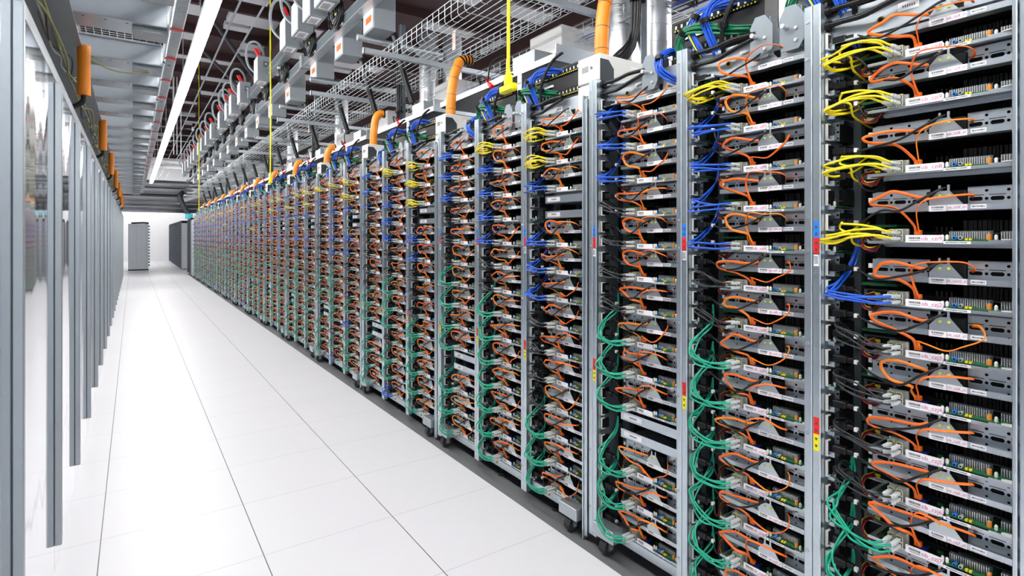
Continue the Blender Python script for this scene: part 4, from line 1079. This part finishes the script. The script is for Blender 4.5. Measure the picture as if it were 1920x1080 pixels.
ld = MB(); ld.tube([(0.0, 0, 2.55), (-0.005, 0.0, 2.50), (-0.04, 0.0, 2.46), (-0.085, 0, 2.45), (-0.10, 0, 2.52)], 0.018, 'black_cable', 10, 6); LD = ld.mesh('cable_end')
for i in range(7):
    y = 5.55+3.4*i
    t = put('flexible_conduit', LC, None, (-0.30, y, 0)); tag(t, f'orange conduit hanging above the glossy panels, {nth(i)} from the camera', 'conduit', 'orange conduits over the panels')
    put('cable_end', LD, t)['label'] = 'black cable end'
for i in range(5):
    P = []; yy = 2.6; x = -0.38 - 0.02*i
    while yy < 22: P.append((x+R(-0.04, 0.04), yy, 2.72+0.05*i+R(-0.07, 0.07))); yy += 0.45
    b = MB(); b.tube(P, 0.007, ['twine', 'twine', 'black_cable', 'jack_metal', 'twine'][i], 5, 4)
    tag(b.build('loose_wire'), f'loose wire draped along the header panel, {("lowest","second lowest","middle","second highest","highest")[i]} of five', 'wire', 'loose wires along the header panel')
b = MB(); P1 = [(-0.33, 3.6, 2.95), (-0.20, 3.75, 2.86), (-0.08, 3.8, 2.84), (0.06, 3.85, 2.88), (0.20, 3.9, 2.97)]
pc1 = catmull(P1, 24)
for s in (0, PI): b.tube([(p.x+0.006*math.cos(j*0.8+s), p.y, p.z+0.006*math.sin(j*0.8+s)) for j, p in enumerate(pc1)], 0.005, 'twine', 5, 0)
tag(b.build('ground_wire'), 'twisted green and yellow wire drooping between the near overhead channels', 'wire')
b = MB(); b.tube([(-0.33, 5.9, 2.95), (-0.15, 6.0, 2.87), (0.05, 6.1, 2.90), (0.2, 6.2, 2.97)], 0.006, 'twine', 5, 6); tag(b.build('ground_wire'), 'green and yellow wire drooping under channels past the nearest orange conduit', 'wire')

# ------------------------------------------------------------------ far end
b = MB(); b.bbox(-0.16, 0.55, 0, 1.1, 0.04, 2.0, 0.01, 'cabinet_grey'); b.box(-0.16, 0.55, 0.0, 1.1, 0.0, 0.04, 'dark'); b.box(0.46, 0.464, -0.004, 0.0, 0.05, 1.98, 'side_steel'); b.box(0.12, 0.123, -0.003, 0, 0.05, 1.98, 'side_steel')
for i in range(14): b.box(0.55, 0.60, 0.0, 0.5, 0.18+i*0.13, 0.24+i*0.13, 'strip_steel')
tag(b.build('end_cabinet', None, (0, 29.9, 0)), 'pale grey cabinet standing at the end of the panel row', 'cabinet')
b = MB(); b.tube([(-0.05, 30.0, 2.03), (0.15, 30.0, 2.04), (0.40, 30, 2.05), (0.56, 30, 2.03)], 0.035, 'black_cable', 8, 5); tag(b.build('hose'), 'black hose lying on top of the pale grey end cabinet', 'hose')
def far_rack(y0, y1, x, m, label, name='dark_rack'):
    t = thing(name, label, 'rack', (x, y0, 0)); L = y1-y0
    b = MB(); b.box(0, 1.0, 0, L, 0.06, 2.05, m); b.build('body', t)
    b = MB(); 
    for i in range(16): b.box(-0.012, 0, 0.0, L, 0.12+i*0.12, 0.14+i*0.12, m)
    n = int(L/0.55)
    for i in range(n+1): b.box(-0.02, 0, i*L/n-0.02, i*L/n+0.02, 0.04, 2.1, 'strip_steel')
    b.build('front_frame', t)
    b = MB(); b.box(0.0, 1.0, -0.01, 0.0, 0.03, 2.05, 'cabinet_grey'); b.build('side_panel', t)
    b = MB(); b.box(0.0, 1.0, 0.0, L, 2.05, 2.16, 'dark'); b.build('top_cable_bed', t)
    return t
far_rack(29.7, 40.0, 1.74, 'dark_blue_rack', 'dark blue rack row standing beyond the cross aisle')
t = thing('row_end_closure', 'pair of grey panels closing the end of the long rack row', 'panel', (1.76, 23.75, 0))
b = MB(); b.bbox(0, 1.0, 0, 0.45, 0.02, 2.08, 0.006, 'cabinet_grey'); b.build('near_panel', t)
b = MB(); b.bbox(0, 1.0, 0.47, 0.95, 0.02, 2.08, 0.006, 'cabinet_grey'); b.build('far_panel', t)
far_rack(25.0, 26.4, 1.76, 'maroon', 'short dark rack between the grey end panels and cross aisle')
for i, (y, z, rr) in enumerate(((27, 3.55, 0.13), (28.2, 3.42, 0.20), (29.6, 3.15, 0.22), (31.0, 2.98, 0.20), (33, 2.85, 0.24))):
    b = MB(); b.cyl((-6, y, z), (3.2, y, z), rr, 'duct_silver', 20)
    for j in range(8): b.cyl((-5+j, y, z), (-4.96+j, y, z), rr*1.05, 'duct_silver', 20)
    tag(b.build('silver_pipe'), f'shiny insulated pipe crossing above the far aisle, {nth(i)} from the camera', 'pipe', 'silver pipes across the far aisle')
for i, (y, z) in enumerate(((24.0, 4.12), (24.0, 3.93))):
    b = MB(); b.cyl((-2, y, z), (3.0, y, z), 0.07, 'white_paint', 12); tag(b.build('white_pipe'), f'white pipe crossing above the far aisle, the {("upper","lower")[i]} of two', 'pipe')
for i, x in enumerate((0.98, 1.06, 1.16)):
    b = MB(); b.cyl((x, 20, 3.9), (x, 20, 6.2), 0.012, 'white_paint', 8); tag(b.build('hanger_rod'), f'thin white hanger rod by the strip light, {nth(i)} from the light', 'rod')
b = MB(); b.tube([(1.7, 30, 3.1), (2.0, 28, 3.16), (2.3, 24, 3.1), (2.6, 19, 2.95), (2.9, 14, 2.8)], 0.20, 'duct_silver', 16, 6); tag(b.build('main_duct'), 'large silver duct curving over the far end of the racks', 'duct')
b = MB(); b.tube([(1.55, 25.6, 3.15), (1.45, 25.5, 3.0), (1.52, 25.4, 2.7), (1.70, 25.3, 2.3)], 0.09, 'rubber', 10, 6); b.tube([(1.9, 25.8, 3.2), (1.7, 25.7, 3.25), (1.55, 25.6, 3.15)], 0.10, 'duct_silver', 10, 5); tag(b.build('drop_hose'), 'black hose dropping to the far end of the rack row', 'hose')
b = MB(); b.cyl((1.72, 25.25, 2.13), (1.72, 25.25, 2.32), 0.12, 'cyan', 16); tag(b.build('valve_cap'), 'cyan cap below the black hose at the far rack end', 'cap')

# ------------------------------------------------------------------ light
w = bpy.data.worlds.new('World'); bpy.context.scene.world = w; w.use_nodes = True
bg = w.node_tree.nodes['Background']; bg.inputs['Color'].default_value = (0.86, 0.92, 1.0, 1); bg.inputs['Strength'].default_value = 0.38
sc = bpy.context.scene
sc.view_settings.view_transform = 'Standard'; sc.view_settings.look = 'None'; sc.view_settings.gamma = 1; sc.view_settings.use_curve_mapping = False
sc.view_settings.exposure = 1.55
sc.cycles.max_bounces = 6; sc.cycles.diffuse_bounces = 3; sc.cycles.glossy_bounces = 4; sc.cycles.caustics_reflective = False; sc.cycles.caustics_refractive = False
